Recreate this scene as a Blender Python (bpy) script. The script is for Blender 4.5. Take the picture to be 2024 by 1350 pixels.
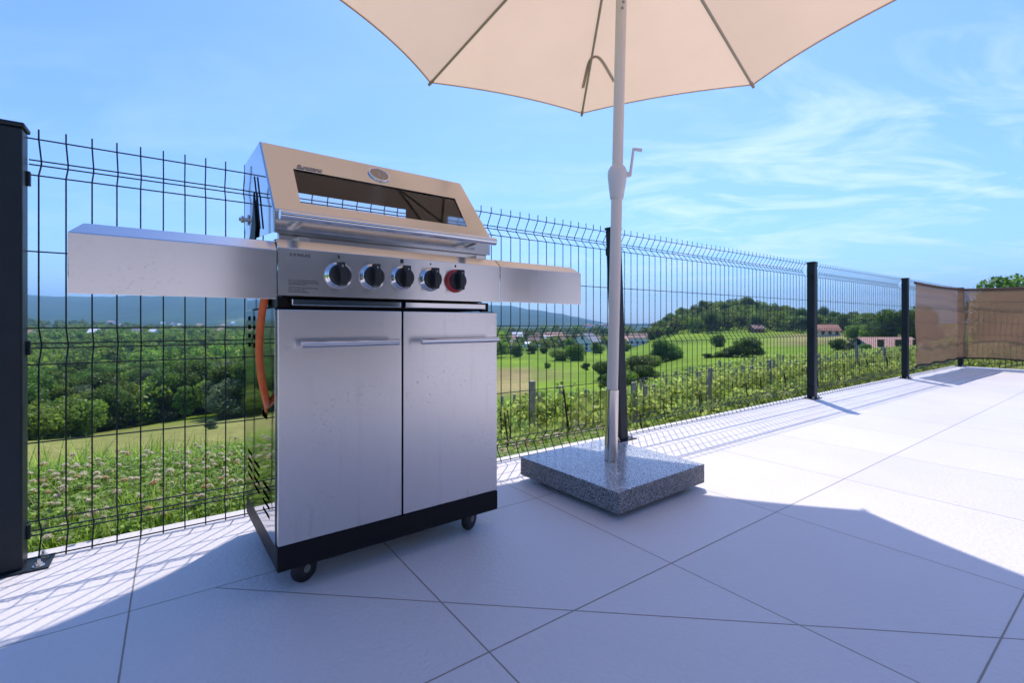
import bpy, bmesh, math, random
import numpy as np
from mathutils import Vector, Matrix
R = math.radians
scene = bpy.context.scene
COL = scene.collection
for o in list(bpy.data.objects): bpy.data.objects.remove(o)

# ------------------------------------------------------------------ camera
CAMH = 0.67
cam = bpy.data.objects.new('camera', bpy.data.cameras.new('camera'))
COL.objects.link(cam); scene.camera = cam
cam.location = (0, 0, CAMH); cam.rotation_euler = (R(90), 0, 0)
cam.data.sensor_width = 36; cam.data.lens = 16.54
cam.data.shift_y = -0.0183
cam.data.clip_start = 0.05; cam.data.clip_end = 30000
cam.data.dof.use_dof = True; cam.data.dof.focus_distance = 1.5; cam.data.dof.aperture_fstop = 5.6
scene.render.resolution_x = 1024; scene.render.resolution_y = 684
scene.render.engine = 'CYCLES'
# ------------------------------------------------------------------ light
SUN = Vector((0.115, 0.585, 1.0)).normalized()
sl = bpy.data.lights.new('sun', 'SUN'); sl.energy = 3.4; sl.angle = R(0.53); sl.color = (1.0, 0.95, 0.885)
so = bpy.data.objects.new('sun', sl); COL.objects.link(so)
so.rotation_euler = SUN.to_track_quat('Z', 'Y').to_euler(); so.location = (0, 0, 30)
W = bpy.data.worlds.new('World'); scene.world = W; W.use_nodes = True
nt = W.node_tree; nt.nodes.clear()
def N(t, typ, **kw):
    n = t.nodes.new(typ)
    for k, v in kw.items():
        if k.startswith('i_'): n.inputs[int(k[2:])].default_value = v
        else: setattr(n, k, v)
    return n
def L(t, a, ao, b, bi): t.links.new(a.outputs[ao], b.inputs[bi])
sky = N(nt, 'ShaderNodeTexSky', sky_type='NISHITA'); sky.sun_disc = False
sky.sun_elevation = math.asin(SUN.z); sky.sun_rotation = math.atan2(SUN.x, SUN.y)
sky.altitude = 200; sky.air_density = 1.0; sky.dust_density = 0.9; sky.ozone_density = 5.0
bg = N(nt, 'ShaderNodeBackground'); bg.inputs[1].default_value = 0.15
wo = N(nt, 'ShaderNodeOutputWorld')
# thin cirrus on a plane high above: direction / height gives the plane position
tc = N(nt, 'ShaderNodeTexCoord'); sp = N(nt, 'ShaderNodeSeparateXYZ'); L(nt, tc, 'Generated', sp, 0)
zc = N(nt, 'ShaderNodeMath', operation='MAXIMUM'); zc.inputs[1].default_value = 0.03; L(nt, sp, 2, zc, 0)
za = N(nt, 'ShaderNodeMath', operation='ADD'); za.inputs[1].default_value = 0.10; L(nt, zc, 0, za, 0)
dx = N(nt, 'ShaderNodeMath', operation='DIVIDE'); L(nt, sp, 0, dx, 0); L(nt, za, 0, dx, 1)
dy = N(nt, 'ShaderNodeMath', operation='DIVIDE'); L(nt, sp, 1, dy, 0); L(nt, za, 0, dy, 1)
cb = N(nt, 'ShaderNodeCombineXYZ'); L(nt, dx, 0, cb, 0); L(nt, dy, 0, cb, 1)
mp = N(nt, 'ShaderNodeMapping'); mp.inputs['Rotation'].default_value = (0, 0, R(25)); mp.inputs['Scale'].default_value = (0.8, 1.5, 1); mp.inputs['Location'].default_value = (3.1, 0.4, 0)
L(nt, cb, 0, mp, 0)
n1 = N(nt, 'ShaderNodeTexNoise'); n1.inputs['Scale'].default_value = 1.3; n1.inputs['Detail'].default_value = 9; n1.inputs['Roughness'].default_value = 0.62; n1.inputs['Distortion'].default_value = 1.1
L(nt, mp, 0, n1, 0)
r1 = N(nt, 'ShaderNodeMapRange'); r1.inputs[1].default_value = 0.46; r1.inputs[2].default_value = 0.82; L(nt, n1, 0, r1, 0)
# the cirrus bank lies to the right of the view
rg = N(nt, 'ShaderNodeMapRange'); rg.interpolation_type = 'SMOOTHSTEP'; rg.inputs[1].default_value = -0.5; rg.inputs[2].default_value = 1.6; rg.inputs[3].default_value = 0.18; L(nt, dx, 0, rg, 0)
hm = N(nt, 'ShaderNodeMapRange'); hm.interpolation_type = 'SMOOTHSTEP'; hm.inputs[1].default_value = 0.62; hm.inputs[2].default_value = 0.25; L(nt, sp, 2, hm, 0)
m1 = N(nt, 'ShaderNodeMath', operation='MULTIPLY'); L(nt, r1, 0, m1, 0); L(nt, rg, 0, m1, 1)
m2 = N(nt, 'ShaderNodeMath', operation='MULTIPLY'); L(nt, m1, 0, m2, 0); L(nt, hm, 0, m2, 1)
m3 = N(nt, 'ShaderNodeMath', operation='MULTIPLY'); m3.inputs[1].default_value = 0.85; L(nt, m2, 0, m3, 0)
mx = N(nt, 'ShaderNodeMixRGB'); st_ = N(nt, 'ShaderNodeMixRGB', blend_type='MULTIPLY'); st_.inputs[0].default_value = 1; st_.inputs[2].default_value = (0.72, 0.89, 1.20, 1); L(nt, sky, 0, st_, 1)
L(nt, m3, 0, mx, 0); L(nt, st_, 0, mx, 1); mx.inputs[2].default_value = (6.0, 6.6, 7.4, 1)
L(nt, mx, 0, bg, 0); L(nt, bg, 0, wo, 0)
scene.view_settings.view_transform = 'Standard'; scene.view_settings.look = 'None'
scene.view_settings.exposure = 0.62; scene.view_settings.gamma = 1

# ------------------------------------------------------------------ helpers
rnd = random.Random(7)
def link(o, parent=None, mat=None):
    COL.objects.link(o)
    if parent is not None: o.parent = parent
    if mat is not None: o.data.materials.append(mat)
    return o
def empty(name, label, cat, loc=(0, 0, 0), rz=0, group=None):
    o = bpy.data.objects.new(name, None); o.empty_display_size = 0.1; COL.objects.link(o)
    o.location = loc; o.rotation_euler = (0, 0, rz); tag(o, label, cat, group); return o
def tag(o, label=None, cat=None, group=None, kind=None):
    if label: o['label'] = label
    if cat: o['category'] = cat
    if group: o['group'] = group
    if kind: o['kind'] = kind
    return o
class MB:
    def __init__(s): s.v = []; s.f = []; s.sm = []
    def add(s, vs, fs, smooth=False):
        b = len(s.v); s.v += [tuple(p) for p in vs]; s.f += [tuple(i + b for i in f) for f in fs]; s.sm += [smooth] * len(fs)
    def box(s, a, b, M=None):
        x0, y0, z0 = a; x1, y1, z1 = b
        vs = [Vector(p) for p in ((x0,y0,z0),(x1,y0,z0),(x1,y1,z0),(x0,y1,z0),(x0,y0,z1),(x1,y0,z1),(x1,y1,z1),(x0,y1,z1))]
        if M is not None: vs = [M @ p for p in vs]
        s.add(vs, [(0,3,2,1),(4,5,6,7),(0,1,5,4),(1,2,6,5),(2,3,7,6),(3,0,4,7)])
    def tube(s, pts, rad, n=8, caps=True, smooth=True):
        pts = [Vector(p) for p in pts]
        rr = rad if isinstance(rad, (list, tuple)) else [rad] * len(pts)
        rings = []; up = None
        for i, p in enumerate(pts):
            d = (pts[min(i+1, len(pts)-1)] - pts[max(i-1, 0)]).normalized()
            if up is None:
                up = Vector((0,0,1)) if abs(d.z) < .9 else Vector((1,0,0))
            a = d.cross(up).normalized(); b = a.cross(d).normalized(); up = b
            rings.append([p + (a*math.cos(2*math.pi*k/n) + b*math.sin(2*math.pi*k/n))*rr[i] for k in range(n)])
        vs = [v for r_ in rings for v in r_]; fs = []
        for i in range(len(pts)-1):
            for k in range(n):
                fs.append((i*n+k, i*n+(k+1) % n, (i+1)*n+(k+1) % n, (i+1)*n+k))
        s.add(vs, fs, smooth)
        if caps:
            s.add(rings[0], [tuple(range(n))]); s.add(rings[-1], [tuple(reversed(range(n)))])
    def lathe(s, prof, n=32, M=None, smooth=True):
        vs = []
        for (r, z) in prof:
            for k in range(n):
                v = Vector((r*math.cos(2*math.pi*k/n), r*math.sin(2*math.pi*k/n), z)); vs.append(M @ v if M is not None else v)
        fs = []
        for i in range(len(prof)-1):
            for k in range(n): fs.append((i*n+k, i*n+(k+1) % n, (i+1)*n+(k+1) % n, (i+1)*n+k))
        s.add(vs, fs, smooth)
        s.add(vs[:n], [tuple(reversed(range(n)))]); s.add(vs[-n:], [tuple(range(n))])
    def build(s, name, mat, parent=None, bevel=0, bseg=2, solid=0, weld=False):
        me = bpy.data.meshes.new(name); me.from_pydata(s.v, [], s.f)
        me.polygons.foreach_set('use_smooth', s.sm); me.update()
        if weld:
            bm = bmesh.new(); bm.from_mesh(me); bmesh.ops.remove_doubles(bm, verts=bm.verts, dist=1e-5); bmesh.ops.recalc_face_normals(bm, faces=bm.faces); bm.to_mesh(me); bm.free()
        o = bpy.data.objects.new(name, me); link(o, parent, mat)
        if bevel:
            m = o.modifiers.new('b', 'BEVEL'); m.width = bevel; m.segments = bseg; m.limit_method = 'ANGLE'; m.angle_limit = R(28)
        if solid:
            m = o.modifiers.new('s', 'SOLIDIFY'); m.thickness = solid; m.offset = -1
        return o
def npmesh(name, V, F, mat, parent=None, col=None, smooth=False):
    """V (n,3), F (m,k) arrays -> mesh object; col = per-vertex rgb"""
    me = bpy.data.meshes.new(name)
    V = np.asarray(V, np.float32); F = np.asarray(F, np.int32); k = F.shape[1]
    me.vertices.add(len(V)); me.vertices.foreach_set('co', V.ravel())
    me.loops.add(F.size); me.loops.foreach_set('vertex_index', F.ravel())
    me.polygons.add(len(F)); me.polygons.foreach_set('loop_start', np.arange(0, F.size, k, dtype=np.int32))
    if smooth: me.polygons.foreach_set('use_smooth', np.ones(len(F), bool))
    me.update(calc_edges=True)
    if col is not None:
        a = me.color_attributes.new('tint', 'FLOAT_COLOR', 'POINT')
        c = np.ones((len(V), 4), np.float32); c[:, :3] = col; a.data.foreach_set('color', c.ravel())
    o = bpy.data.objects.new(name, me); link(o, parent, mat); return o
def text(body, size, name, mat, parent, M, extrude=0.0003, shear=0, space=1.0, bold=0):
    cu = bpy.data.curves.new('t', 'FONT'); cu.body = body; cu.size = size; cu.extrude = extrude; cu.shear = shear; cu.space_character = space; cu.offset = bold
    t = bpy.data.objects.new('t', cu); COL.objects.link(t)
    dg = bpy.context.evaluated_depsgraph_get()
    me = bpy.data.meshes.new_from_object(t.evaluated_get(dg)); bpy.data.objects.remove(t)
    me.transform(M)
    o = bpy.data.objects.new(name, me); o.data.materials.clear(); link(o, parent, mat); return o

# ------------------------------------------------------------------ materials
def new_mat(name):
    m = bpy.data.materials.new(name); m.use_nodes = True; t = m.node_tree
    return m, t, t.nodes['Principled BSDF']
def simple(name, col, rough=.5, metal=0, spec=None, noise=0, nscale=20, bump=0, bscale=200):
    m, t, p = new_mat(name)
    p.inputs['Base Color'].default_value = (*col, 1); p.inputs['Roughness'].default_value = rough; p.inputs['Metallic'].default_value = metal
    if spec is not None: p.inputs['Specular IOR Level'].default_value = spec
    c = N(t, 'ShaderNodeTexCoord')
    if noise:
        n = N(t, 'ShaderNodeTexNoise'); n.inputs['Scale'].default_value = nscale; n.inputs['Detail'].default_value = 6; L(t, c, 'Object', n, 0)
        r = N(t, 'ShaderNodeValToRGB'); r.color_ramp.elements[0].position = .3; r.color_ramp.elements[1].position = .7
        r.color_ramp.elements[0].color = (*[v*(1-noise) for v in col], 1); r.color_ramp.elements[1].color = (*[min(1, v*(1+noise)) for v in col], 1)
        L(t, n, 0, r, 0); L(t, r, 0, p, 'Base Color')
    if bump:
        n = N(t, 'ShaderNodeTexNoise'); n.inputs['Scale'].default_value = bscale; n.inputs['Detail'].default_value = 4; L(t, c, 'Object', n, 0)
        b = N(t, 'ShaderNodeBump'); b.inputs['Strength'].default_value = bump; b.inputs['Distance'].default_value = .002; L(t, n, 0, b, 'Height'); L(t, b, 0, p, 'Normal')
    return m
def steel(name, col=(.62, .61, .60), rough=.28, vary=.08, stain=0, grain=(2, 2, 400), gbump=.06, wav=0, aniso=0):
    m, t, p = new_mat(name)
    p.inputs['Metallic'].default_value = 1
    c = N(t, 'ShaderNodeTexCoord')
    mp = N(t, 'ShaderNodeMapping'); mp.inputs['Scale'].default_value = grain; L(t, c, 'Object', mp, 0)
    g = N(t, 'ShaderNodeTexNoise'); g.inputs['Scale'].default_value = 3; g.inputs['Detail'].default_value = 6; L(t, mp, 0, g, 0)
    b = N(t, 'ShaderNodeBump'); b.inputs['Strength'].default_value = gbump; b.inputs['Distance'].default_value = .0008; L(t, g, 0, b, 'Height')
    if wav:
        w = N(t, 'ShaderNodeTexNoise'); w.inputs['Scale'].default_value = 2.2; w.inputs['Detail'].default_value = 1; L(t, c, 'Object', w, 0)
        b2 = N(t, 'ShaderNodeBump'); b2.inputs['Strength'].default_value = wav; b2.inputs['Distance'].default_value = .02; L(t, w, 0, b2, 'Height'); L(t, b, 0, b2, 'Normal'); b = b2
    L(t, b, 0, p, 'Normal')
    s = N(t, 'ShaderNodeTexNoise'); s.inputs['Scale'].default_value = 5; s.inputs['Detail'].default_value = 2; s.inputs['Roughness'].default_value = .6; L(t, c, 'Object', s, 0)
    rr = N(t, 'ShaderNodeMapRange'); rr.inputs[1].default_value = .35; rr.inputs[2].default_value = .7; rr.inputs[3].default_value = rough - vary/2; rr.inputs[4].default_value = rough + vary; L(t, s, 0, rr, 0)
    L(t, rr, 0, p, 'Roughness')
    mixc = N(t, 'ShaderNodeMixRGB'); mixc.inputs[1].default_value = (*[v*.93 for v in col], 1); mixc.inputs[2].default_value = (*col, 1); L(t, g, 0, mixc, 0)
    last = mixc
    if aniso:
        p.inputs['Anisotropic'].default_value = aniso; p.inputs['Anisotropic Rotation'].default_value = .25
        tg = N(t, 'ShaderNodeTangent', direction_type='RADIAL', axis='Z'); L(t, tg, 0, p, 'Tangent')
    if stain:   # dried water runs and specks of grease
        mv = N(t, 'ShaderNodeMapping'); mv.inputs['Scale'].default_value = (42, 42, 3.5); L(t, c, 'Object', mv, 0)
        v = N(t, 'ShaderNodeTexNoise'); v.inputs['Scale'].default_value = 1.0; v.inputs['Detail'].default_value = 5; v.inputs['Roughness'].default_value = .7; L(t, mv, 0, v, 0)
        vr = N(t, 'ShaderNodeMapRange'); vr.inputs[1].default_value = .56; vr.inputs[2].default_value = .72; L(t, v, 0, vr, 0)
        k = N(t, 'ShaderNodeTexNoise'); k.inputs['Scale'].default_value = 150; k.inputs['Detail'].default_value = 3; L(t, c, 'Object', k, 0)
        kr = N(t, 'ShaderNodeMapRange'); kr.inputs[1].default_value = .60; kr.inputs[2].default_value = .70; L(t, k, 0, kr, 0)
        area = N(t, 'ShaderNodeTexNoise'); area.inputs['Scale'].default_value = 5.5; area.inputs['Detail'].default_value = 2; L(t, c, 'Object', area, 0)
        ar = N(t, 'ShaderNodeMapRange'); ar.inputs[1].default_value = .48; ar.inputs[2].default_value = .66; L(t, area, 0, ar, 0)
        mk = N(t, 'ShaderNodeMath', operation='MULTIPLY'); L(t, kr, 0, mk, 0); L(t, ar, 0, mk, 1)
        mv2 = N(t, 'ShaderNodeMath', operation='MULTIPLY'); L(t, vr, 0, mv2, 0); mv2.inputs[1].default_value = .24
        mm = N(t, 'ShaderNodeMath', operation='MAXIMUM'); L(t, mk, 0, mm, 0); L(t, mv2, 0, mm, 1)
        ms = N(t, 'ShaderNodeMath', operation='MULTIPLY'); L(t, mm, 0, ms, 0); ms.inputs[1].default_value = stain
        mx = N(t, 'ShaderNodeMixRGB'); L(t, ms, 0, mx, 0); L(t, mixc, 0, mx, 1); mx.inputs[2].default_value = (.20, .19, .20, 1); last = mx
    L(t, last, 0, p, 'Base Color')
    return m
def leafmat(name, c1, c2, trans=.55, scale=3.0, rough=.5, spec=.35):
    """foliage: two leaf greens varied leaf by leaf (object-space noise + per-object tint)"""
    m, t, p = new_mat(name)
    c = N(t, 'ShaderNodeTexCoord'); n = N(t, 'ShaderNodeTexNoise'); n.inputs['Scale'].default_value = scale; n.inputs['Detail'].default_value = 5; L(t, c, 'Object', n, 0)
    at = N(t, 'ShaderNodeAttribute', attribute_name='tint')
    rp = N(t, 'ShaderNodeMapRange'); rp.inputs[1].default_value = .3; rp.inputs[2].default_value = .7; L(t, n, 0, rp, 0)
    mx = N(t, 'ShaderNodeMixRGB'); L(t, rp, 0, mx, 0); mx.inputs[1].default_value = (*c1, 1); mx.inputs[2].default_value = (*c2, 1)
    mu = N(t, 'ShaderNodeMixRGB', blend_type='MULTIPLY'); mu.inputs[0].default_value = 1; L(t, mx, 0, mu, 1); L(t, at, 'Color', mu, 2)
    oi = N(t, 'ShaderNodeObjectInfo'); hs = N(t, 'ShaderNodeHueSaturation')
    vr = N(t, 'ShaderNodeMapRange'); vr.inputs[3].default_value = .75; vr.inputs[4].default_value = 1.4; L(t, oi, 'Random', vr, 0)
    vh = N(t, 'ShaderNodeMapRange'); vh.inputs[3].default_value = .485; vh.inputs[4].default_value = .515; L(t, oi, 'Random', vh, 0)
    L(t, mu, 0, hs, 'Color'); L(t, vr, 0, hs, 'Value'); L(t, vh, 0, hs, 'Hue')
    L(t, hs, 0, p, 'Base Color'); p.inputs['Roughness'].default_value = rough; p.inputs['Specular IOR Level'].default_value = spec
    tr = N(t, 'ShaderNodeBsdfTranslucent'); L(t, hs, 0, tr, 0)
    ms = N(t, 'ShaderNodeMixShader'); ms.inputs[0].default_value = trans
    out = t.nodes['Material Output']; L(t, p, 0, ms, 1); L(t, tr, 0, ms, 2); L(t, ms, 0, out, 0)
    return m
M = {}
M['steel'] = steel('brushed_steel', col=(.71, .69, .68), aniso=.8, rough=.20, vary=.02, stain=.22, grain=(2, 2, 500), gbump=.0, wav=.0)
M['door'] = steel('door_steel', col=(.70, .685, .68), aniso=.6, rough=.27, vary=.0, stain=.85, grain=(2, 2, 420), gbump=.05)
M['lid'] = steel('lid_steel', col=(.66, .64, .62), rough=.16, vary=.05, grain=(2, 300, 300), gbump=.03)
M['mirror'] = steel('polished_steel', col=(.55, .56, .57), rough=.05, vary=.03, gbump=.0, wav=.10)
M['chrome'] = steel('chrome', col=(.72, .72, .72), rough=.08, vary=.03, gbump=0)
M['sleeve'] = steel('brushed_tube', col=(.66, .60, .55), rough=.2, vary=.05, grain=(300, 300, 2), gbump=0)
M['skirt'] = simple('black_enamel', (.006, .006, .008), .5, 0, spec=.2, bump=.1)
M['dark'] = simple('dark_sheet', (.03, .03, .033), .6, .3, noise=.3)
M['plastic'] = simple('black_plastic', (.010, .011, .014), .38, bump=.08, bscale=600)
M['rubber'] = simple('black_rubber', (.006, .006, .007), .5, noise=.3, nscale=60)
M['red'] = simple('red_bezel', (.42, .02, .02), .35)
M['ink'] = simple('black_print', (.02, .02, .02), .6)
M['white_ink'] = simple('white_print', (.6, .6, .6), .6)
M['hose'] = simple('orange_hose', (.66, .11, .012), .42, noise=.15, nscale=40)
M['anthracite'] = simple('anthracite_paint', (.014, .020, .026), .45, 0, spec=.25, noise=.1, bump=.05)
M['zinc'] = simple('zinc_bolt', (.6, .58, .55), .35, 1, noise=.2, nscale=80)
M['hub'] = simple('grey_hub', (.16, .16, .16), .5)
M['brass'] = simple('brass', (.6, .42, .16), .35, 1, noise=.2, nscale=60)
M['pole'] = simple('taupe_powder_coat', (.76, .64, .55), .45, 0, bump=.04)
M['housing'] = simple('cream_plastic', (.70, .63, .60), .45)
M['rib'] = simple('rib_metal', (.34, .29, .24), .5)
# window glass of the lid
def glassmat():
    m, t, p = new_mat('smoked_glass')
    tr = N(t, 'ShaderNodeBsdfTransparent'); tr.inputs[0].default_value = (.86, .84, .82, 1)
    gl = N(t, 'ShaderNodeBsdfGlossy'); gl.inputs['Roughness'].default_value = .02
    fr = N(t, 'ShaderNodeFresnel'); fr.inputs[0].default_value = 1.5
    ms = N(t, 'ShaderNodeMixShader'); L(t, fr, 0, ms, 0); L(t, tr, 0, ms, 1); L(t, gl, 0, ms, 2)
    L(t, ms, 0, t.nodes['Material Output'], 0); return m
M['glass'] = glassmat()
# granite
def granite(name, rough, tone=1.0):
    m, t, p = new_mat(name); c = N(t, 'ShaderNodeTexCoord')
    v = N(t, 'ShaderNodeTexVoronoi'); v.inputs['Scale'].default_value = 430; L(t, c, 'Object', v, 0)
    r = N(t, 'ShaderNodeValToRGB'); r.color_ramp.interpolation = 'CONSTANT'
    e = r.color_ramp.elements; e[0].position = 0; e[0].color = (.045*tone, .045*tone, .05*tone, 1); e[1].position = .28; e[1].color = (.20*tone, .20*tone, .21*tone, 1)
    for q, cc in ((.55, (.33, .33, .34)), (.78, (.52, .51, .50)), (.93, (.10, .10, .11))):
        n_ = e.new(q); n_.color = (*[k*tone for k in cc], 1)
    sx = N(t, 'ShaderNodeSeparateColor'); L(t, v, 'Color', sx, 0); L(t, sx, 0, r, 0)
    n = N(t, 'ShaderNodeTexNoise'); n.inputs['Scale'].default_value = 14; n.inputs['Detail'].default_value = 3; L(t, c, 'Object', n, 0)
    nr = N(t, 'ShaderNodeMapRange'); nr.inputs[1].default_value = .66; nr.inputs[2].default_value = .72; L(t, n, 0, nr, 0)
    nm = N(t, 'ShaderNodeMath', operation='MULTIPLY'); nm.inputs[1].default_value = .55; L(t, nr, 0, nm, 0)
    mx = N(t, 'ShaderNodeMixRGB'); L(t, nm, 0, mx, 0); L(t, r, 0, mx, 1); mx.inputs[2].default_value = (.45*tone, .44*tone, .42*tone, 1)
    L(t, mx, 0, p, 'Base Color'); p.inputs['Roughness'].default_value = rough
    return m
M['granite_top'] = granite('polished_granite', .17, 1.5)
M['granite_side'] = granite('sawn_granite', .65, .8)
# floor tiles: large porcelain slabs, thin brown grout joints, one cut joint running diagonally
def tilemat():
    m, t, p = new_mat('porcelain_tiles'); c = N(t, 'ShaderNodeTexCoord'); s = N(t, 'ShaderNodeSeparateXYZ'); L(t, c, 'Object', s, 0)
    def line(axis, off, sp_):
        a = N(t, 'ShaderNodeMath', operation='SUBTRACT'); L(t, s, axis, a, 0); a.inputs[1].default_value = off - sp_/2
        b = N(t, 'ShaderNodeMath', operation='DIVIDE'); L(t, a, 0, b, 0); b.inputs[1].default_value = sp_
        f = N(t, 'ShaderNodeMath', operation='FRACT'); L(t, b, 0, f, 0)
        d = N(t, 'ShaderNodeMath', operation='SUBTRACT'); L(t, f, 0, d, 0); d.inputs[1].default_value = .5
        e = N(t, 'ShaderNodeMath', operation='ABSOLUTE'); L(t, d, 0, e, 0)
        g = N(t, 'ShaderNodeMath', operation='MULTIPLY'); L(t, e, 0, g, 0); g.inputs[1].default_value = sp_
        hf = N(t, 'ShaderNodeMath', operation='SUBTRACT'); L(t, b, 0, hf, 0); hf.inputs[1].default_value = .5
        fl = N(t, 'ShaderNodeMath', operation='FLOOR'); L(t, hf, 0, fl, 0)
        return g, fl
    gu, fu = line(0, -.0825, .6035); gw, fw = line(1, .203, .6)
    mn = N(t, 'ShaderNodeMath', operation='MINIMUM'); L(t, gu, 0, mn, 0); L(t, gw, 0, mn, 1)
    # diagonal cut: u*a + w*b = c, only below the first row
    a_ = N(t, 'ShaderNodeMath', operation='MULTIPLY'); a_.inputs[1].default_value = .667; L(t, s, 0, a_, 0)
    b_ = N(t, 'ShaderNodeMath', operation='MULTIPLY_ADD'); b_.inputs[1].default_value = .745; L(t, s, 1, b_, 0); L(t, a_, 0, b_, 2)
    d_ = N(t, 'ShaderNodeMath', operation='SUBTRACT'); L(t, b_, 0, d_, 0); d_.inputs[1].default_value = 1.1026
    ab = N(t, 'ShaderNodeMath', operation='ABSOLUTE'); L(t, d_, 0, ab, 0)
    gt = N(t, 'ShaderNodeMath', operation='GREATER_THAN'); L(t, s, 1, gt, 0); gt.inputs[1].default_value = 1.403
    ad = N(t, 'ShaderNodeMath', operation='ADD'); L(t, ab, 0, ad, 0); L(t, gt, 0, ad, 1)
    mn2 = N(t, 'ShaderNodeMath', operation='MINIMUM'); L(t, mn, 0, mn2, 0); L(t, ad, 0, mn2, 1)
    gr = N(t, 'ShaderNodeMapRange'); gr.inputs[1].default_value = .0011; gr.inputs[2].default_value = .0021; L(t, mn2, 0, gr, 0)
    # per tile tone
    cx_ = N(t, 'ShaderNodeCombineXYZ'); L(t, fu, 0, cx_, 0); L(t, fw, 0, cx_, 1)
    wn = N(t, 'ShaderNodeTexWhiteNoise'); L(t, cx_, 0, wn, 0)
    n = N(t, 'ShaderNodeTexNoise'); n.inputs['Scale'].default_value = 1.7; n.inputs['Detail'].default_value = 8; n.inputs['Roughness'].default_value = .62; L(t, c, 'Object', n, 0)
    md = N(t, 'ShaderNodeMixRGB'); L(t, n, 0, md, 0); md.inputs[1].default_value = (.575, .525, .525, 1); md.inputs[2].default_value = (.67, .62, .615, 1)
    tn = N(t, 'ShaderNodeMapRange'); tn.inputs[3].default_value = .96; tn.inputs[4].default_value = 1.02; L(t, wn, 0, tn, 0)
    mt = N(t, 'ShaderNodeMixRGB', blend_type='MULTIPLY'); mt.inputs[0].default_value = 1; L(t, md, 0, mt, 1); L(t, tn, 0, mt, 2)
    # small dark specks of dirt
    sk = N(t, 'ShaderNodeTexVoronoi'); sk.inputs['Scale'].default_value = 6; L(t, c, 'Object', sk, 0)
    sr = N(t, 'ShaderNodeMapRange'); sr.inputs[1].default_value = .012; sr.inputs[2].default_value = .022; L(t, sk, 'Distance', sr, 0)
    ms = N(t, 'ShaderNodeMixRGB'); L(t, sr, 0, ms, 0); ms.inputs[1].default_value = (.14, .12, .10, 1); L(t, mt, 0, ms, 2)
    # brownish grout
    gn = N(t, 'ShaderNodeTexNoise'); gn.inputs['Scale'].default_value = 3; L(t, c, 'Object', gn, 0)
    gc = N(t, 'ShaderNodeMixRGB'); L(t, gn, 0, gc, 0); gc.inputs[1].default_value = (.15, .12, .10, 1); gc.inputs[2].default_value = (.34, .26, .20, 1)
    mg = N(t, 'ShaderNodeMixRGB'); L(t, gr, 0, mg, 0); L(t, gc, 0, mg, 1); L(t, ms, 0, mg, 2)
    L(t, mg, 0, p, 'Base Color')
    rr = N(t, 'ShaderNodeMapRange'); rr.inputs[3].default_value = .36; rr.inputs[4].default_value = .55; L(t, n, 0, rr, 0); L(t, rr, 0, p, 'Roughness')
    bn = N(t, 'ShaderNodeTexNoise'); bn.inputs['Scale'].default_value = 70; bn.inputs['Detail'].default_value = 6; bn.inputs['Roughness'].default_value = .6; L(t, c, 'Object', bn, 0)
    bp = N(t, 'ShaderNodeBump'); bp.inputs['Strength'].default_value = .9; bp.inputs['Distance'].default_value = .004; L(t, bn, 0, bp, 'Height')
    b2 = N(t, 'ShaderNodeBump'); b2.inputs['Strength'].default_value = .8; b2.inputs['Distance'].default_value = .002; L(t, gr, 0, b2, 'Height'); L(t, bp, 0, b2, 'Normal')
    L(t, b2, 0, p, 'Normal')
    return m
M['tile'] = tilemat()
M['edge'] = simple('white_edge_stone', (.66, .64, .63), .5, noise=.05)
# parasol cloth
def cloth(name, col, trans, alpha=0, weave=900):
    m, t, p = new_mat(name)
    c = N(t, 'ShaderNodeTexCoord'); n = N(t, 'ShaderNodeTexNoise'); n.inputs['Scale'].default_value = 3; n.inputs['Detail'].default_value = 5; L(t, c, 'Object', n, 0)
    mx = N(t, 'ShaderNodeMixRGB'); L(t, n, 0, mx, 0); mx.inputs[1].default_value = (*[v*.93 for v in col], 1); mx.inputs[2].default_value = (*[min(1, v*1.05) for v in col], 1)
    L(t, mx, 0, p, 'Base Color'); p.inputs['Roughness'].default_value = .85; p.inputs['Specular IOR Level'].default_value = .1
    wv = N(t, 'ShaderNodeTexNoise'); wv.inputs['Scale'].default_value = 9; wv.inputs['Detail'].default_value = 3; L(t, c, 'Object', wv, 0)
    b = N(t, 'ShaderNodeBump'); b.inputs['Strength'].default_value = .5; b.inputs['Distance'].default_value = .012; L(t, wv, 0, b, 'Height'); L(t, b, 0, p, 'Normal')
    tr = N(t, 'ShaderNodeBsdfTranslucent'); L(t, mx, 0, tr, 0)
    ms = N(t, 'ShaderNodeMixShader'); ms.inputs[0].default_value = trans; L(t, p, 0, ms, 1); L(t, tr, 0, ms, 2); last = ms
    if alpha:
        tp = N(t, 'ShaderNodeBsdfTransparent'); m2 = N(t, 'ShaderNodeMixShader'); m2.inputs[0].default_value = alpha; L(t, last, 0, m2, 1); L(t, tp, 0, m2, 2); last = m2
    L(t, last, 0, t.nodes['Material Output'], 0); return m
M['canopy'] = cloth('parasol_cloth', (.72, .51, .365), .50)
M['hem'] = cloth('hem_cloth', (.40, .22, .18), .2)
M['strap'] = cloth('strap_cloth', (.45, .30, .20), .1)
M['shade'] = cloth('shade_netting', (.35, .205, .13), .45, alpha=.15)
M['shade_hem'] = cloth('shade_hem', (.14, .085, .065), .1)
M['black_hem'] = simple('black_hem', (.012, .012, .014), .8)

# ------------------------------------------------------------------ fence frame
FA = math.atan2(930, 1291); CA, SA = math.cos(FA), math.sin(FA)
def F(u, w, z=0): return Vector((CA*u - SA*w, SA*u + CA*w, z))
# terrace slab
slab = MB(); slab.box((-3.2, -5.6, -.16), (9.86, 1.93, 0))
terr = slab.build('terrace', M['tile'], None); terr.rotation_euler = (0, 0, FA); tag(terr, kind='structure')

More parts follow.
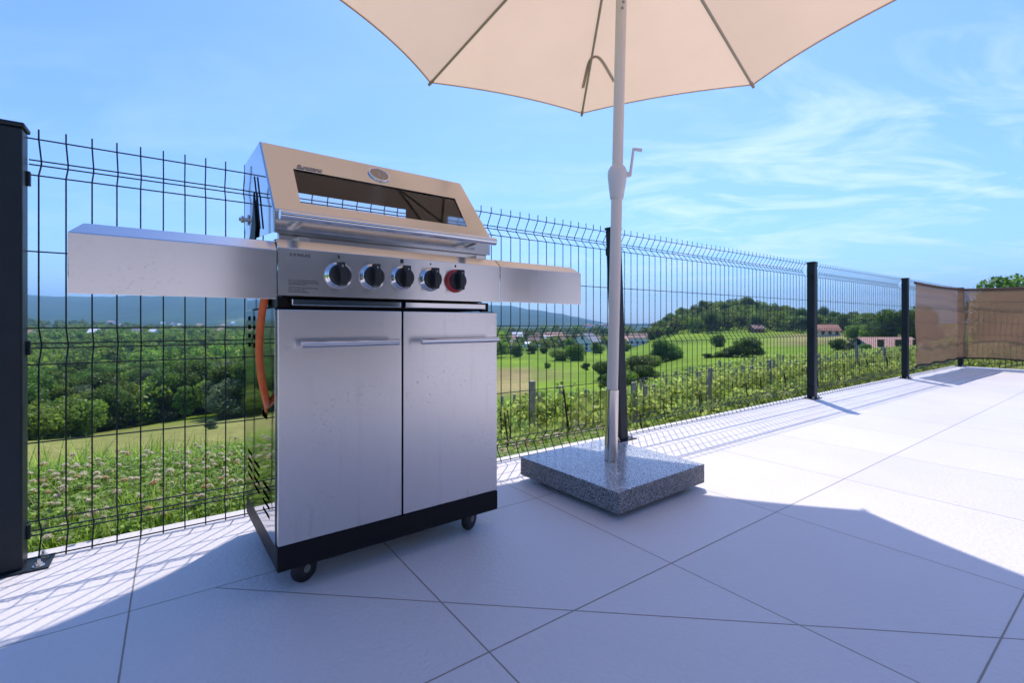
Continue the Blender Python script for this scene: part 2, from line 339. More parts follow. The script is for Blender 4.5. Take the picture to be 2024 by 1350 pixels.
# ------------------------------------------------------------------ terrain
def zp(Y, py): return CAMH - (py - 638)/930*Y
def colz(px, ctl):
    a = (px - 1012)/930; k = math.sqrt(1 + a*a)
    return math.atan(a), [(math.log(Y*k), (v if v < 100 else zp(Y, v))) for Y, v in ctl]
far = [(6000, 640)]
COLS = [colz(px, c) for px, c in [
 (50, [(1.3,-.10),(2.2,-.13),(3,-.4),(5,-1.15),(9,-2.35),(16,884),(30,874),(45,868),(60,850),(90,800),(150,745),(250,690),(400,664),(700,650),(900,637),(1300,652),(2000,632),(3300,580),(3900,592),(6000,642)]),
 (183,[(1.45,-.10),(2.4,-.13),(3.2,-.4),(5.5,-1.2),(10,-2.4),(17,880),(30,868),(45,862),(60,848),(90,800),(150,745),(250,690),(400,664),(700,651),(900,640),(1300,652),(2000,632),(3300,588),(3900,592),(6000,642)]),
 (250,[(1.5,-.10),(2.4,-.13),(3.3,-.4),(5.8,-1.2),(10,-2.4),(17,872),(30,862),(45,856),(60,842),(90,795),(150,742),(250,690),(400,665),(700,655),(900,646),(1300,652),(2000,634),(3300,581),(3900,590),(6000,642)]),
 (480,[(1.7,-.10),(2.8,-.15),(4,-.5),(7,-1.5),(12,-2.6),(20,850),(35,838),(50,826),(65,812),(100,775),(150,735),(250,692),(400,668),(700,656),(1200,652),(2000,640),(3300,584),(3900,592),(6000,642)]),
 (750,[(1.95,-.10),(3,-.25),(4.5,-.8),(8,-1.9),(13,865),(20,842),(32,825),(50,795),(80,760),(120,730),(180,706),(250,690),(400,670),(700,658),(1500,648),(2500,640),(4300,592),(5000,600),(6000,642)]),
 (1000,[(2.35,-.10),(3,-.3),(5,-1.0),(9,885),(14,870),(20,838),(30,812),(50,775),(80,745),(120,718),(160,704),(220,690),(300,678),(450,667),(800,657),(1500,650),(2500,642),(4500,604),(5200,610),(6000,642)]),
 (1070,[(2.5,-.10),(3.2,-.3),(5,-.95),(9,878),(14,862),(20,832),(30,808),(50,772),(80,742),(120,716),(160,702),(220,689),(300,678),(450,667),(800,657),(1500,650),(2500,643),(4500,614),(5200,618),(6000,642)]),
 (1140,[(2.6,-.10),(3.4,-.3),(5.2,-.9),(9,872),(14,850),(20,826),(30,803),(50,768),(80,740),(120,715),(160,701),(220,688),(300,677),(450,666),(800,657),(1500,650),(2500,644),(4500,626),(5200,630),(6000,642)]),
 (1195,[(2.75,-.10),(3.6,-.3),(5.4,-.9),(9,862),(14,842),(22,812),(32,794),(52,764),(85,736),(120,716),(160,702),(220,688),(300,677),(450,666),(800,657),(1500,650),(3000,644),(4500,639),(6000,641)]),
 (1240,[(2.9,-.10),(3.4,-.5),(5,-1.1),(10,-1.9),(16,838),(25,803),(40,776),(60,756),(100,727),(150,703),(220,687),(300,676),(450,666),(800,656),(1500,650),(3000,643),(4500,640),(6000,640)]),
 (1340,[(3.2,-.10),(3.8,-.5),(5.5,-1.0),(8,-1.25),(14,-2.1),(22,790),(32,768),(45,746),(70,722),(110,700),(150,684),(200,665),(280,646),(330,629),(400,644),(800,680),(3000,645),(6000,641)]),
 (1460,[(3.7,-.10),(4.4,-.5),(6.5,-.95),(10,-1.3),(15,797),(25,768),(35,745),(50,724),(80,706),(120,688),(160,674),(210,657),(270,634),(310,606),(360,632),(500,680),(3000,648),(6000,641)]),
 (1600,[(4.4,-.10),(5.3,-.5),(8,-.9),(12,-1.2),(18,770),(28,748),(40,726),(60,710),(90,695),(130,678),(180,663),(240,650),(290,636),(330,634),(500,680),(3000,648),(6000,641)]),
 (1800,[(6.2,-.10),(7.2,-.45),(10,-.75),(14,-.95),(20,738),(30,722),(45,706),(60,696),(85,686),(120,670),(160,656),(220,644),(300,640),(500,670),(3000,648),(6000,641)]),
 (2024,[(6.9,-.10),(8,-.4),(10,-.6),(14,726),(25,708),(40,692),(60,680),(90,667),(130,650),(200,636),(300,640),(500,660),(3000,648),(6000,641)]),
]]
LR = np.linspace(math.log(1.0), math.log(6800), 300)
TH = np.array([c[0] for c in COLS])
CZ = np.array([np.interp(LR, [q[0] for q in c[1]], [q[1] for q in c[1]]) for c in COLS])
# smooth each profile a little along the range
for _ in range(3):
    CZ[:, 1:-1] = (CZ[:, :-2] + 2*CZ[:, 1:-1] + CZ[:, 2:])/4
def vnoise(x, y, s=0):
    """cheap value noise, numpy"""
    x = np.asarray(x, float); y = np.asarray(y, float)
    xi = np.floor(x).astype(np.int64); yi = np.floor(y).astype(np.int64); fx = x - xi; fy = y - yi
    fx = fx*fx*(3-2*fx); fy = fy*fy*(3-2*fy)
    def hsh(a, b): 
        q = np.sin(a*127.1 + b*311.7 + s*74.7)*43758.5453; return q - np.floor(q)
    return (hsh(xi, yi)*(1-fx) + hsh(xi+1, yi)*fx)*(1-fy) + (hsh(xi, yi+1)*(1-fx) + hsh(xi+1, yi+1)*fx)*fy
def Hrt(r, th):
    r = np.asarray(r, float); th = np.asarray(th, float)
    lr = np.log(np.maximum(r, 1.0)); t_ = np.clip(th, TH[0], TH[-1])
    i = np.clip(np.searchsorted(TH, t_) - 1, 0, len(TH)-2); f = (t_ - TH[i])/(TH[i+1]-TH[i]); f = np.clip(f, 0, 1)
    j = np.clip((lr - LR[0])/(LR[1]-LR[0]), 0, len(LR)-1.001); ji = j.astype(int); jf = j - ji
    z0 = CZ[i, ji]*(1-jf) + CZ[i, ji+1]*jf; z1 = CZ[i+1, ji]*(1-jf) + CZ[i+1, ji+1]*jf
    z = z0*(1-f) + z1*f
    x = r*np.sin(th); y = r*np.cos(th)
    amp = np.clip((r-6)/60, 0, 1)
    z = z + amp*((vnoise(x/9, y/9, 1)-.5)*.35) + np.clip((r-1000)/2000, 0, 1)*((vnoise(x/260, y/260, 2)-.5)*22 + (vnoise(x/90, y/90, 3)-.5)*12)
    return z
def H(x, y): return float(Hrt(math.hypot(x, y), math.atan2(x, y)))
def P(px, Y, dz=0):
    X = (px-1012)/930*Y; return Vector((X, Y, H(X, Y) + dz))
def inter(pts, x): return np.interp(x, [p[0] for p in pts], [p[1] for p in pts])
def ground_colour(x, y):
    r = np.hypot(x, y); th = np.arctan2(x, y); px = 1012 + 930*np.tan(np.clip(th, -1.2, 1.2)); Y = y
    n = vnoise(x/14, y/14, 5); n2 = vnoise(x/4, y/4, 6); n3 = vnoise(x/45, y/45, 8)
    g1 = np.array([.11, .20, .016]); g2 = np.array([.20, .28, .025])
    c = g1 + (g2-g1)*(.6*n + .4*n2)[..., None]
    brown = np.array([.23, .19, .075])
    def mixin(mask, colr): 
        nonlocal c; c = c*(1-mask[..., None]) + np.asarray(colr)*mask[..., None]
    sm = lambda a, b, v: np.clip((v-a)/(b-a), 0, 1)
    # dry mown meadow below on the left
    mixin(sm(9, 14, Y)*sm(60, 52, Y)*sm(640, 560, px)*(.55+.45*n3), [.25, .225, .075])
    # bare strip in the field past the right end of the grill
    mixin(sm(38, 50, Y)*sm(110, 96, Y)*sm(1062, 1040, px)*sm(940, 960, px)*(.6+.4*n), [.34, .235, .12])
    mixin(sm(60, 70, Y)*sm(100, 92, Y)*sm(1150, 1090, px)*(px > 1050)*.5, brown)
    # mown bands
    band = (np.sin((x*.35 + y*.94)/1.9) > .55)*.22
    mixin(band*sm(25, 35, Y)*sm(140, 120, Y)*(px > 900), [.19, .26, .055])
    # dark clover strip between the meadow and the vineyard
    bx = x; by = y
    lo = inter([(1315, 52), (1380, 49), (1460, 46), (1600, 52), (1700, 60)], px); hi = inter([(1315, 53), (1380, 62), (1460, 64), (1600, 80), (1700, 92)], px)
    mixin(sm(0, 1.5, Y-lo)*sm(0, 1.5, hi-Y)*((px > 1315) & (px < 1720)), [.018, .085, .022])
    # vineyard soil and dry grass
    vy = inter([(980, 24), (1240, 30), (1460, 40), (1600, 46), (1800, 56), (2024, 60)], px)
    mixin((Y < vy)*(Y > 7)*(px > 960)*(.35+.5*n2), [.20, .185, .065])
    # dry slope under the hill at the right
    mixin(sm(110, 130, Y)*sm(200, 180, Y)*sm(1500, 1580, px)*(.5+.4*n), [.30, .22, .11])
    # far woods and mountains
    wood = np.array([.022, .050, .014]); mixin(sm(180, 260, r)*(px < 1260)*1.0, wood*(1+n3[..., None]*.4))
    mixin(sm(900, 1300, r), wood*(.8+.6*vnoise(x/120, y/120, 9)[..., None]))
    fld = (vnoise(x/170, y/110, 12) > .80)*(r > 1200)*(r < 2600); mixin(fld*.8, [.12, .17, .05])
    return c
def build_terrain():
    a0 = np.concatenate([np.radians(np.arange(-180, -56, 6)), np.radians(np.linspace(-56, 56, 420)), np.radians(np.arange(62, 181, 6))])
    rr = np.exp(np.linspace(math.log(1.2), math.log(6600), 330))
    A, RR = np.meshgrid(a0, rr); Z = Hrt(RR, A); X = RR*np.sin(A); Y = RR*np.cos(A)
    # keep it well below the terrace slab
    U = CA*X + SA*Y; Wd = -SA*X + CA*Y
    ins = (Wd < 1.90) & (U < 9.83) & (U > -3.4) & (Wd > -5.8); Z = np.where(ins, np.minimum(Z, -.12), Z)
    # behind the viewer: level house plot
    beh = (np.abs(A) > R(75)); Z = np.where(beh & (RR < 400), -.12, Z)
    V = np.stack([X, Y, Z], -1).reshape(-1, 3); nr, na = A.shape
    i, j = np.meshgrid(np.arange(nr-1), np.arange(na-1), indexing='ij'); q = i*na + j
    Fq = np.stack([q, q+1, q+na+1, q+na], -1).reshape(-1, 4)[:, ::-1]
    # centre fan
    c0 = len(V); V = np.vstack([V, [[0, 0, -.12]]])
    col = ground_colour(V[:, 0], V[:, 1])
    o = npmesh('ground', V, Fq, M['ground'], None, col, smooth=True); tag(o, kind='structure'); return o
def groundmat():
    m, t, p = new_mat('meadow_ground'); at = N(t, 'ShaderNodeAttribute', attribute_name='tint')
    c = N(t, 'ShaderNodeTexCoord')
    n = N(t, 'ShaderNodeTexNoise'); n.inputs['Scale'].default_value = 2.2; n.inputs['Detail'].default_value = 8; n.inputs['Roughness'].default_value = .7; L(t, c, 'Object', n, 0)
    r = N(t, 'ShaderNodeMapRange'); r.inputs[1].default_value = .3; r.inputs[2].default_value = .7; r.inputs[3].default_value = .62; r.inputs[4].default_value = 1.35; L(t, n, 0, r, 0)
    n2 = N(t, 'ShaderNodeTexNoise'); n2.inputs['Scale'].default_value = .03; n2.inputs['Detail'].default_value = 12; n2.inputs['Roughness'].default_value = .72; L(t, c, 'Object', n2, 0)
    r2 = N(t, 'ShaderNodeMapRange'); r2.inputs[1].default_value = .3; r2.inputs[2].default_value = .7; r2.inputs[3].default_value = .6; r2.inputs[4].default_value = 1.4; L(t, n2, 0, r2, 0)
    a = N(t, 'ShaderNodeMixRGB', blend_type='MULTIPLY'); a.inputs[0].default_value = 1; L(t, at, 'Color', a, 1); L(t, r, 0, a, 2)
    b = N(t, 'ShaderNodeMixRGB', blend_type='MULTIPLY'); b.inputs[0].default_value = 1; L(t, a, 0, b, 1); L(t, r2, 0, b, 2)
    L(t, b, 0, p, 'Base Color'); p.inputs['Roughness'].default_value = .95; p.inputs['Specular IOR Level'].default_value = .05
    bp = N(t, 'ShaderNodeBump'); bp.inputs['Strength'].default_value = .6; bp.inputs['Distance'].default_value = .15; L(t, n, 0, bp, 'Height'); L(t, bp, 0, p, 'Normal')
    return m
M['ground'] = groundmat()
build_terrain()

# ------------------------------------------------------------------ fence
fence = empty('mesh_fence', 'anthracite welded wire mesh fence with kinked wires along the white terrace edge', 'fence', F(-.36, 1.827, 0), FA)
FO = Vector((-.36, 1.827, 0))       # fence-frame origin of the empty
WZ = [(1.186, 0), (1.134, 1), (1.121, 1), (1.084, 0), (.870, 0), (.655, 0), (.611, 1), (.597, 1), (.552, 0), (.333, 0), (.113, 0), (.076, 1), (.063, 1), (.010, 0)]
VZ = [(1.213, 0), (1.186, 0), (1.134, 1), (1.121, 1), (1.084, 0), (.655, 0), (.611, 1), (.597, 1), (.552, 0), (.113, 0), (.076, 1), (.063, 1), (.010, 0), (.004, 0)]
KD = .033
def panel_mb(u0, u1, first=None, along=0):
    """wire panel between u0 and u1 in the fence frame; along=1 runs along -w at u const"""
    mb = MB(); w0 = 1.852
    def pt(s, z, k):
        if along: return Vector((u_c + k*KD, s, z)) - FO
        return Vector((s, w0 + k*KD, z)) - FO
    global u_c; u_c = 9.815
    for z, k in WZ: mb.tube([pt(u0, z, k), pt(u1, z, k)], .0021, 6, False)
    s = (u0 + .03) if first is None else first
    while s < u1 - .02:
        mb.tube([pt(s, z, k) + Vector((0, -.004*(1-along), 0)) for z, k in VZ], .0021, 6, True); s += .0562
    return mb
posts = [-.36, 2.085, 4.59, 7.15, 9.775]
for i in range(4):
    panel_mb(posts[i] + .028, posts[i+1] - .028, first=(-.306 if i == 0 else None)).build('wire_panel', M['anthracite'], fence)
panel_mb(-.75, 1.80, along=1).build('wire_panel', M['anthracite'], fence)
def post(u, w, lean=0):
    e = Vector((u, w, 0)) - FO; hw = .031
    mb = MB(); mb.box(e + Vector((-hw, -hw, .005)), e + Vector((hw, hw, 1.195)))
    p = mb.build('fence_post', M['anthracite'], fence, bevel=.004)
    c = MB(); c.box(e + Vector((-hw-.005, -hw-.005, 1.196)), e + Vector((hw+.005, hw+.005, 1.209))); c.build('cap', M['anthracite'], p, bevel=.004)
    b = MB(); b.box(e + Vector((-.075, -.05, .0)), e + Vector((.085, .05, .0048))); b.build('base_plate', M['anthracite'], p, bevel=.001)
    for s, q in ((1, -1), (1, 1), (-1, -1), (-1, 1)):
        bb = MB(); T = Matrix.Translation(e + Vector((s*.058+.004, q*.03, .0052)))
        bb.lathe([(.013, 0), (.013, .002), (.0085, .0022)], 20, T, False)
        bb.lathe([(.0085, .0023), (.0085, .009), (.0045, .0093), (.0045, .017), (.003, .019)], 6, T, False); bb.build('bolt', M['zinc'], p)
    for z in (1.07, .60, .09):
        k = MB(); k.box(e + Vector((-hw-.014, -.012, z-.02)), e + Vector((-hw+.001, .024, z+.02))); k.build('clamp', M['anthracite'], p, bevel=.002)
        k = MB(); k.box(e + Vector((hw-.001, .008, z-.02)), e + Vector((hw+.008, .024, z+.02))); k.build('clamp', M['anthracite'], p, bevel=.002)
    if lean:
        for o_ in [p] + list(p.children):
            for v_ in o_.data.vertices: v_.co.x += lean*(v_.co.z/1.2)
    return p
for u in posts: post(u, 1.827, -.062 if u == 2.085 else 0)
post(9.785, -.78)
# white kerb line outside the fence is the slab edge itself
# ------------------------------------------------------------------ shade netting
def net(name, label, pts, group, hemmat):
    """pts: function (s,t)->point in fence frame, s along, t up"""
    ns, ntt = 60, 26; V = []; 
    for j in range(ntt+1):
        for i in range(ns+1): V.append(pts(i/ns, j/ntt))
    Fq = [(j*(ns+1)+i, j*(ns+1)+i+1, (j+1)*(ns+1)+i+1, (j+1)*(ns+1)+i) for j in range(ntt) for i in range(ns)]
    e = empty(name, label, 'shade netting', F(*V[0][:2], 0), FA, group); O = Vector((V[0][0], V[0][1], 0))
    npmesh('netting', np.array([Vector(v) - O for v in V]), np.array(Fq), M['shade'], e, smooth=True)
    b = MB(); b.tube([Vector(pts(i/ns, 0)) - O + Vector((0, 0, -.004)) for i in range(ns+1)], .012, 6); b.build('bottom_hem', M['black_hem'], e)
    b = MB(); b.tube([Vector(pts(i/ns, 1)) - O for i in range(ns+1)], .017, 8); b.build('rolled_top', M['shade_hem'], e)
    return e
def net1(s, t):
    u = 7.33 + s*(9.738-7.33); w = 1.775 + .010*math.sin(s*9+t*5)*s + .010*math.sin(s*23-t*8)*(1-t)
    z0 = .135 + .012*abs(math.sin(s*13)) + .01*s; z1 = 1.155 + .02*s - .015*math.sin(s*math.pi)
    
    return (u + .006*math.sin(t*6)*(1-s), w, z0 + (z1-z0)*t)
def net2(s, t):
    w = 1.785 - s*2.3; u = 9.735 + .018*math.sin(s*8+t*4) + .012*math.sin(s*19-t*9)*(1-t)
    z0 = .135 + .012*abs(math.sin(s*11)); z1 = 1.17 - .012*math.sin(s*math.pi*2)
    return (u, w, z0 + (z1-z0)*t)
n1_ = net('shade_netting', 'brown shade netting tied to the fence run before its far corner', net1, 'brown shade nettings', None)
n2_ = net('shade_netting', 'brown shade netting on the far crosswise fence at the right edge', net2, 'brown shade nettings', None)

# ------------------------------------------------------------------ gas grill
GA = R(37.4); GO = Vector((-.848*CAMH, 1.700*CAMH, 0))
grill = empty('gas_grill', 'large stainless steel gas grill with two cabinet doors beside the parasol', 'gas grill', GO, GA)
def sheet(mb, quads): 
    for q in quads: mb.add([Vector(p) for p in q], [tuple(range(len(q)))])
def gridsheet(mb, A, B, holes, mp_):
    """rect A..B in (a,b) coords minus rectangular holes -> faces through mp_(a,b)"""
    xs = sorted({A[0], B[0], *[h[0] for h in holes], *[h[2] for h in holes]}); ys = sorted({A[1], B[1], *[h[1] for h in holes], *[h[3] for h in holes]})
    for i in range(len(xs)-1):
        for j in range(len(ys)-1):
            cx_, cy_ = (xs[i]+xs[i+1])/2, (ys[j]+ys[j+1])/2
            if any(h[0] < cx_ < h[2] and h[1] < cy_ < h[3] for h in holes): continue
            mb.add([mp_(xs[i], ys[j]), mp_(xs[i+1], ys[j]), mp_(xs[i+1], ys[j+1]), mp_(xs[i], ys[j+1])], [(0, 1, 2, 3)])
# cabinet
sl_ = []
for r_ in range(4):
    for (a, b) in ((.375, .425), (.295, .335), (.225, .262)): sl_.append((a, .596+.027*r_, b, .609+.027*r_))
for r_ in range(4):
    for (a, b, o_) in ((.345, .425, .02), (.225, .315, .012), (.085, .178, -.012)): sl_.append((a, .175+o_+.0235*r_, b, .185+o_+.0235*r_))
sl_.append((.115, .415, .185, .50))
body = MB(); gridsheet(body, (.022, .122), (.471, .706), sl_, lambda a, b: Vector((0, a, b)))
cab = body.build('side_panel', M['mirror'], grill, solid=.0015, weld=True)
body = MB(); gridsheet(body, (.022, .122), (.471, .706), [], lambda a, b: Vector((.655, a, b))); body.build('side_panel', M['mirror'], grill)
body = MB(); sheet(body, [((0.002, .469, .122), (.653, .469, .122), (.653, .469, .706), (.002, .469, .706)), ((.002, .025, .126), (.653, .025, .126), (.653, .469, .126), (.002, .469, .126))]); body.build('back_panel', M['dark'], grill)
for xa_, xb_ in ((.001, .012), (.643, .654), (.316, .333)):
    st = MB(); st.box((xa_, .0200, .1225), (xb_, .034, .700)); st.build('door_frame', M['dark'], grill, bevel=.001)
sk = MB(); gz0, gz1 = .062, .1215
sk.box((0, -.001, gz0), (.655, .012, gz1)); sk.box((0, .0125, gz0), (.012, .470, gz1)); sk.box((.643, .0125, gz0), (.655, .470, gz1)); sk.box((.0125, .458, gz0), (.6425, .470, gz1)); sk.box((.0125, .0125, gz0+.006), (.6425, .4575, gz0+.010))
sk.build('base_skirt', M['skirt'], grill, bevel=.0015)
def door(x0, x1, hx0, hx1):
    d = MB(); d.box((x0, 0, .124), (x1, .018, .703)); d = d.build('door', M['door'], grill, bevel=.002)
    h = MB(); h.tube([(hx0, -.036, .617), (hx1, -.036, .617)], .0085, 24); h.build('handle_bar', M['chrome'], d)
    for x in (hx0+.045, hx1-.045):
        q = MB(); q.tube([(x, -.0005, .617), (x, -.032, .617)], .006, 14); q.build('handle_post', M['chrome'], d)
    return d
door(.0015, .3215, .047, .297); door(.3265, .6535, .365, .632)
# burner box between cabinet and panel
bb = MB(); bb.box((.012, .05, .709), (.64, .44, .7345)); bb.build('burner_tray', M['dark'], grill)
for x0, x1 in ((.034, .322), (.334, .612)):
    b = MB(); b.box((x0, .004, .713), (x1, .022, .730)); b.build('drip_tray_front', M['chrome'], grill, bevel=.002)
for x_ in (.006, .616):
    b = MB(); b.box((x_, .03, .7065), (x_+.024, .05, .7345)); b.build('corner_bracket', M['skirt'], grill, bevel=.001)
b = MB(); sheet(b, [((.004, .13, .712), (.004, .470, .712), (.004, .470, .752), (.004, .13, .752))]); b.build('side_strip', M['mirror'], grill, solid=.002)
# fire box under the lid
b = MB(); b.box((.02, .046, .7355), (.62, .44, .888)); b.build('firebox', M['dark'], grill)
b = MB(); b.box((.008, .030, .80), (.632, .0455, .906)); fb = b.build('firebox_front', M['steel'], grill, bevel=.002)
# control panel + side shelves share a folded profile
YF = -.030
def folded(x0, x1, z0, zt, depth, mat, name, endL=False, endR=False, lip=.05, drop=0):
    mb = MB(); c = .030; rise = .024
    def q(x, y, z): return Vector((x, y, z))
    xe1 = x1 - (.02 if endR else 0); xe0 = x0 + (.02 if endL else 0)
    pts = [(YF, z0), (YF, zt), (YF+c, zt+rise)]
    def ed(i, x): return x
    # front
    mb.add([q(x0, YF, z0), q(x1, YF, z0), q(x1, YF, zt), q(x0, YF, zt)], [(0, 1, 2, 3)])
    mb.add([q(x0, YF, zt), q(x1, YF, zt), q(xe1, YF+c, zt+rise), q(xe0, YF+c, zt+rise)], [(0, 1, 2, 3)])
    mb.add([q(xe0, YF+c, zt+rise), q(xe1, YF+c, zt+rise), q(xe1, YF+depth, zt+rise), q(xe0, YF+depth, zt+rise)], [(0, 1, 2, 3)])
    if endR:
        mb.add([q(x1, YF, z0+.03), q(x1, YF+depth, z0+.055), q(x1, YF+depth, zt), q(x1, YF, zt)], [(0, 1, 2, 3)])
        mb.add([q(x1, YF, zt), q(x1, YF+depth, zt), q(xe1, YF+depth, zt+rise), q(xe1, YF+c, zt+rise)], [(0, 1, 2, 3)])
    if endL:
        mb.add([q(x0, YF+depth, z0+.055), q(x0, YF, z0+.03), q(x0, YF, zt), q(x0, YF+depth, zt)], [(0, 1, 2, 3)])
        mb.add([q(x0, YF+depth, zt), q(x0, YF, zt), q(xe0, YF+c, zt+rise), q(xe0, YF+depth, zt+rise)], [(0, 1, 2, 3)])
    mb.add([q(x1, YF+.002, z0), q(x0, YF+.002, z0), q(x0, YF+.016, z0+.001), q(x1, YF+.016, z0+.001)], [(0, 1, 2, 3)])
    return mb.build(name, mat, grill, bevel=.0018, bseg=3, solid=.0015, weld=True)
panel = folded(-.004, .643, .7355, .850, .060, M['steel'], 'control_panel')
sh1 = folded(-.368, -.0075, .7275, .843, .42, M['steel'], 'side_shelf', endL=True)
sh2 = folded(.6455, 1.011, .7385, .8505, .42, M['steel'], 'side_shelf', endR=True)
for s_, xs in ((sh1, (-.34, -.03)), (sh2, (.67, .98))):
    b = MB(); zt = .862 if s_ is sh1 else .869
    b.box((xs[0], .10, zt-.02), (xs[1], .13, zt-.002)); b.box((xs[0], .28, zt-.02), (xs[1], .31, zt-.002)); b.build('shelf_brace', M['dark'], s_)
for x in (.047, .575):      # two tabs of the firebox resting on the slope
    b = MB(); b.box((x, .0025, .853), (x+.026, .029, .884)); b.build('lid_rest', M['steel'], grill, bevel=.001)
# knobs
KM = Matrix.Rotation(R(90), 4, 'X')
def knob(x, z, rot, ring, glyph):
    T = Matrix.Translation((x, YF-.0005, z)) @ KM
    k = MB(); k.lathe([(.0275, .014), (.0275, .019), (.0262, .0225), (.022, .0235)], 40, T)
    Rz = Matrix.Rotation(rot, 4, 'Z'); h2 = .0295
    # tapered grip bar across the disc
    vs = []
    for (zz, hw, hl) in ((.0215, .0085, h2), (.0435, .0068, h2-.0025)):
        for sx, sy in ((-1, -1), (1, -1), (1, 1), (-1, 1)): vs.append(T @ Rz @ Vector((sx*hw, sy*hl + (.003 if sy > 0 else 0), zz)))
    k.add(vs, [(3, 2, 1, 0), (4, 5, 6, 7), (0, 1, 5, 4), (1, 2, 6, 5), (2, 3, 7, 6), (3, 0, 4, 7)])
    ko = k.build('knob', M['plastic'], grill, bevel=.0014, bseg=3)
    b = MB()
    if ring == 'red': b.lathe([(.0345, 0), (.0345, .004), (.0325, .010), (.0285, .012), (.0275, .0125), (.0268, .0138)], 48, T); bm_ = M['red']
    else: b.lathe([(.0345, 0), (.0345, .003), (.0330, .0055), (.0315, .006), (.0305, .011), (.0285, .0128), (.0268, .0138)], 48, T); bm_ = M['chrome']
    b.build('bezel', bm_, ko)
    g = text(glyph, .008, 'mark', M['white_ink'], ko, T @ Rz @ Matrix.Translation((-.0025, .018, .0437)), .0001)
    return ko
for (x, z, rot, ring) in ((.1355, .7905, .10, 0), (.2235, .7925, 0, 0), (.309, .7945, 0, 0), (.3955, .7945, 0, 0), (.4785, .7945, 0, 'red')):
    knob(x, z, rot, ring, '0')
# printed text and pictograms on the panel
TX = lambda x, z: Matrix.Translation((x, YF-.0006, z)) @ KM
text('KANSAS', .0100, 'lettering', M['ink'], panel, TX(.021, .831), .0001, space=1.4, bold=.0001)
text('Nur zur Verwendung im Freien\nLesen Sie die Bedienungsanleitung\nvor Inbetriebnahme', .0050, 'lettering', M['ink'], panel, TX(.0185, .7715), .0001)
text('ACHTUNG: Teile sind sehr hei\u00df,\nkleine Kinder sind\nvom Grill fernzuhalten', .0050, 'lettering', M['ink'], panel, TX(.0185, .7535), .0001)
def flame(x, z, s):
    b = MB(); pr = [(0, -1), (.55, -.75), (.6, -.2), (.25, .35), (.1, 1.1), (-.15, .35), (-.55, .0), (-.6, -.6)]
    b.add([(x + s*a, YF-.0010, z + s*c) for a, c in pr], [tuple(range(len(pr)))]); b.build('mark', M['ink'], panel)
flame(.137, .8395, .0052); flame(.479, .8400, .0046)
b = MB(); b.lathe([(.0022, 0), (.0022, .0004)], 16, Matrix.Translation((.397, YF-.0002, .8395)) @ KM); b.build('mark', M['ink'], panel)
b = MB(); b.box((.304, YF-.0009, .835), (.313, YF-.0004, .846)); b.build('mark', M['ink'], panel)
# lid
LX0, LX1 = -.006, .640
prof = [(.016, .8915), (.016, .950), (.206, 1.173), (.460, 1.178), (.462, .975), (.425, .925), (.05, .895)]
lid = MB()
def lq(x, i): return Vector((x, prof[i][0], prof[i][1]))
sheet(lid, [(lq(LX0, 0), lq(LX1, 0), lq(LX1, 1), lq(LX0, 1))])
# slope with window: parametric x, t along the slope
def sp_(x, t): return Vector((x, prof[1][0] + (prof[2][0]-prof[1][0])*t, prof[1][1] + (prof[2][1]-prof[1][1])*t))
wq = [(.062, .130), (.565, .130), (.576, .640), (.066, .640)]
oc = [(LX0, 0), (LX1, 0), (LX1, 1), (LX0, 1)]
for k in range(4):
    a, b_ = oc[k], oc[(k+1) % 4]; c_, d_ = wq[(k+1) % 4], wq[k]
    lid.add([sp_(*a), sp_(*b_), sp_(*c_), sp_(*d_)], [(0, 1, 2, 3)])
sheet(lid, [(lq(LX0, 2), lq(LX1, 2), lq(LX1, 3), lq(LX0, 3))])
gridsheet(lid, (LX0, .975), (LX1, 1.178), [(.09, 1.078, .545, 1.112)], lambda a, b: Vector((a, .460 + .002*(1.178-b)/.203, b)))
sheet(lid, [tuple(lq(LX0, i) for i in reversed(range(7))), tuple(lq(LX1, i) for i in range(7))])
lido = lid.build('lid', M['lid'], grill, bevel=.005, bseg=3, solid=.0016, weld=True)
lido.data.materials.append(M['mirror'])
for p_ in lido.data.polygons:
    if abs(p_.normal.x) > .8: p_.material_index = 1
for m_ in lido.modifiers:
    if m_.type == 'BEVEL': m_.angle_limit = R(20)
nrm = Vector((0, -(prof[2][1]-prof[1][1]), prof[2][0]-prof[1][0])).normalized()
def on_slope(x, t, off=0):
    o = sp_(x, t) + nrm*off; X = Vector((1, 0, 0)); Z = nrm; Y = Z.cross(X)
    return Matrix(((X.x, Y.x, Z.x, o.x), (X.y, Y.y, Z.y, o.y), (X.z, Y.z, Z.z, o.z), (0, 0, 0, 1)))
g = MB(); g.add([sp_(.05, .11) - nrm*.004, sp_(.59, .11) - nrm*.004, sp_(.59, .66) - nrm*.004, sp_(.05, .66) - nrm*.004], [(0, 1, 2, 3)]); g.build('window_pane', M['glass'], lido)
g = MB(); Tg = on_slope(.322, .815, .0003); g.lathe([(.0345, 0), (.0345, .003), (.0335, .0045), (.0300, .0048), (.0288, .0030)], 48, Tg); th_ = g.build('thermometer', M['chrome'], lido)
g = MB(); g.lathe([(.0283, .0031), (.0283, .0034)], 40, Tg); g.build('dial', simple('dial_face', (.33, .27, .22), .35, .5), lido)
g = MB(); g.box((-.0008, -.011, .0036), (.0008, .007, .0042), Tg); g.build('needle', M['white_ink'], lido)
text('Sunstone', .021, 'emblem', simple('pewter', (.34, .33, .36), .35, .9), lido, on_slope(.075, .665, .0012), .0016, shear=.35, space=.86, bold=.0006)
# handle
h = MB(); hy, hz = -.048, .9235; h.tube([(-.004, hy, hz), (.612, hy, hz)], .0115, 28); h.build('handle_bar', M['chrome'], lido)
for x in (.045, .548):
    q = MB(); q.tube([(x, .0155, .918), (x, hy+.004, .921)], [.0125, .0095], 16); q.build('handle_post', M['zinc'], lido)
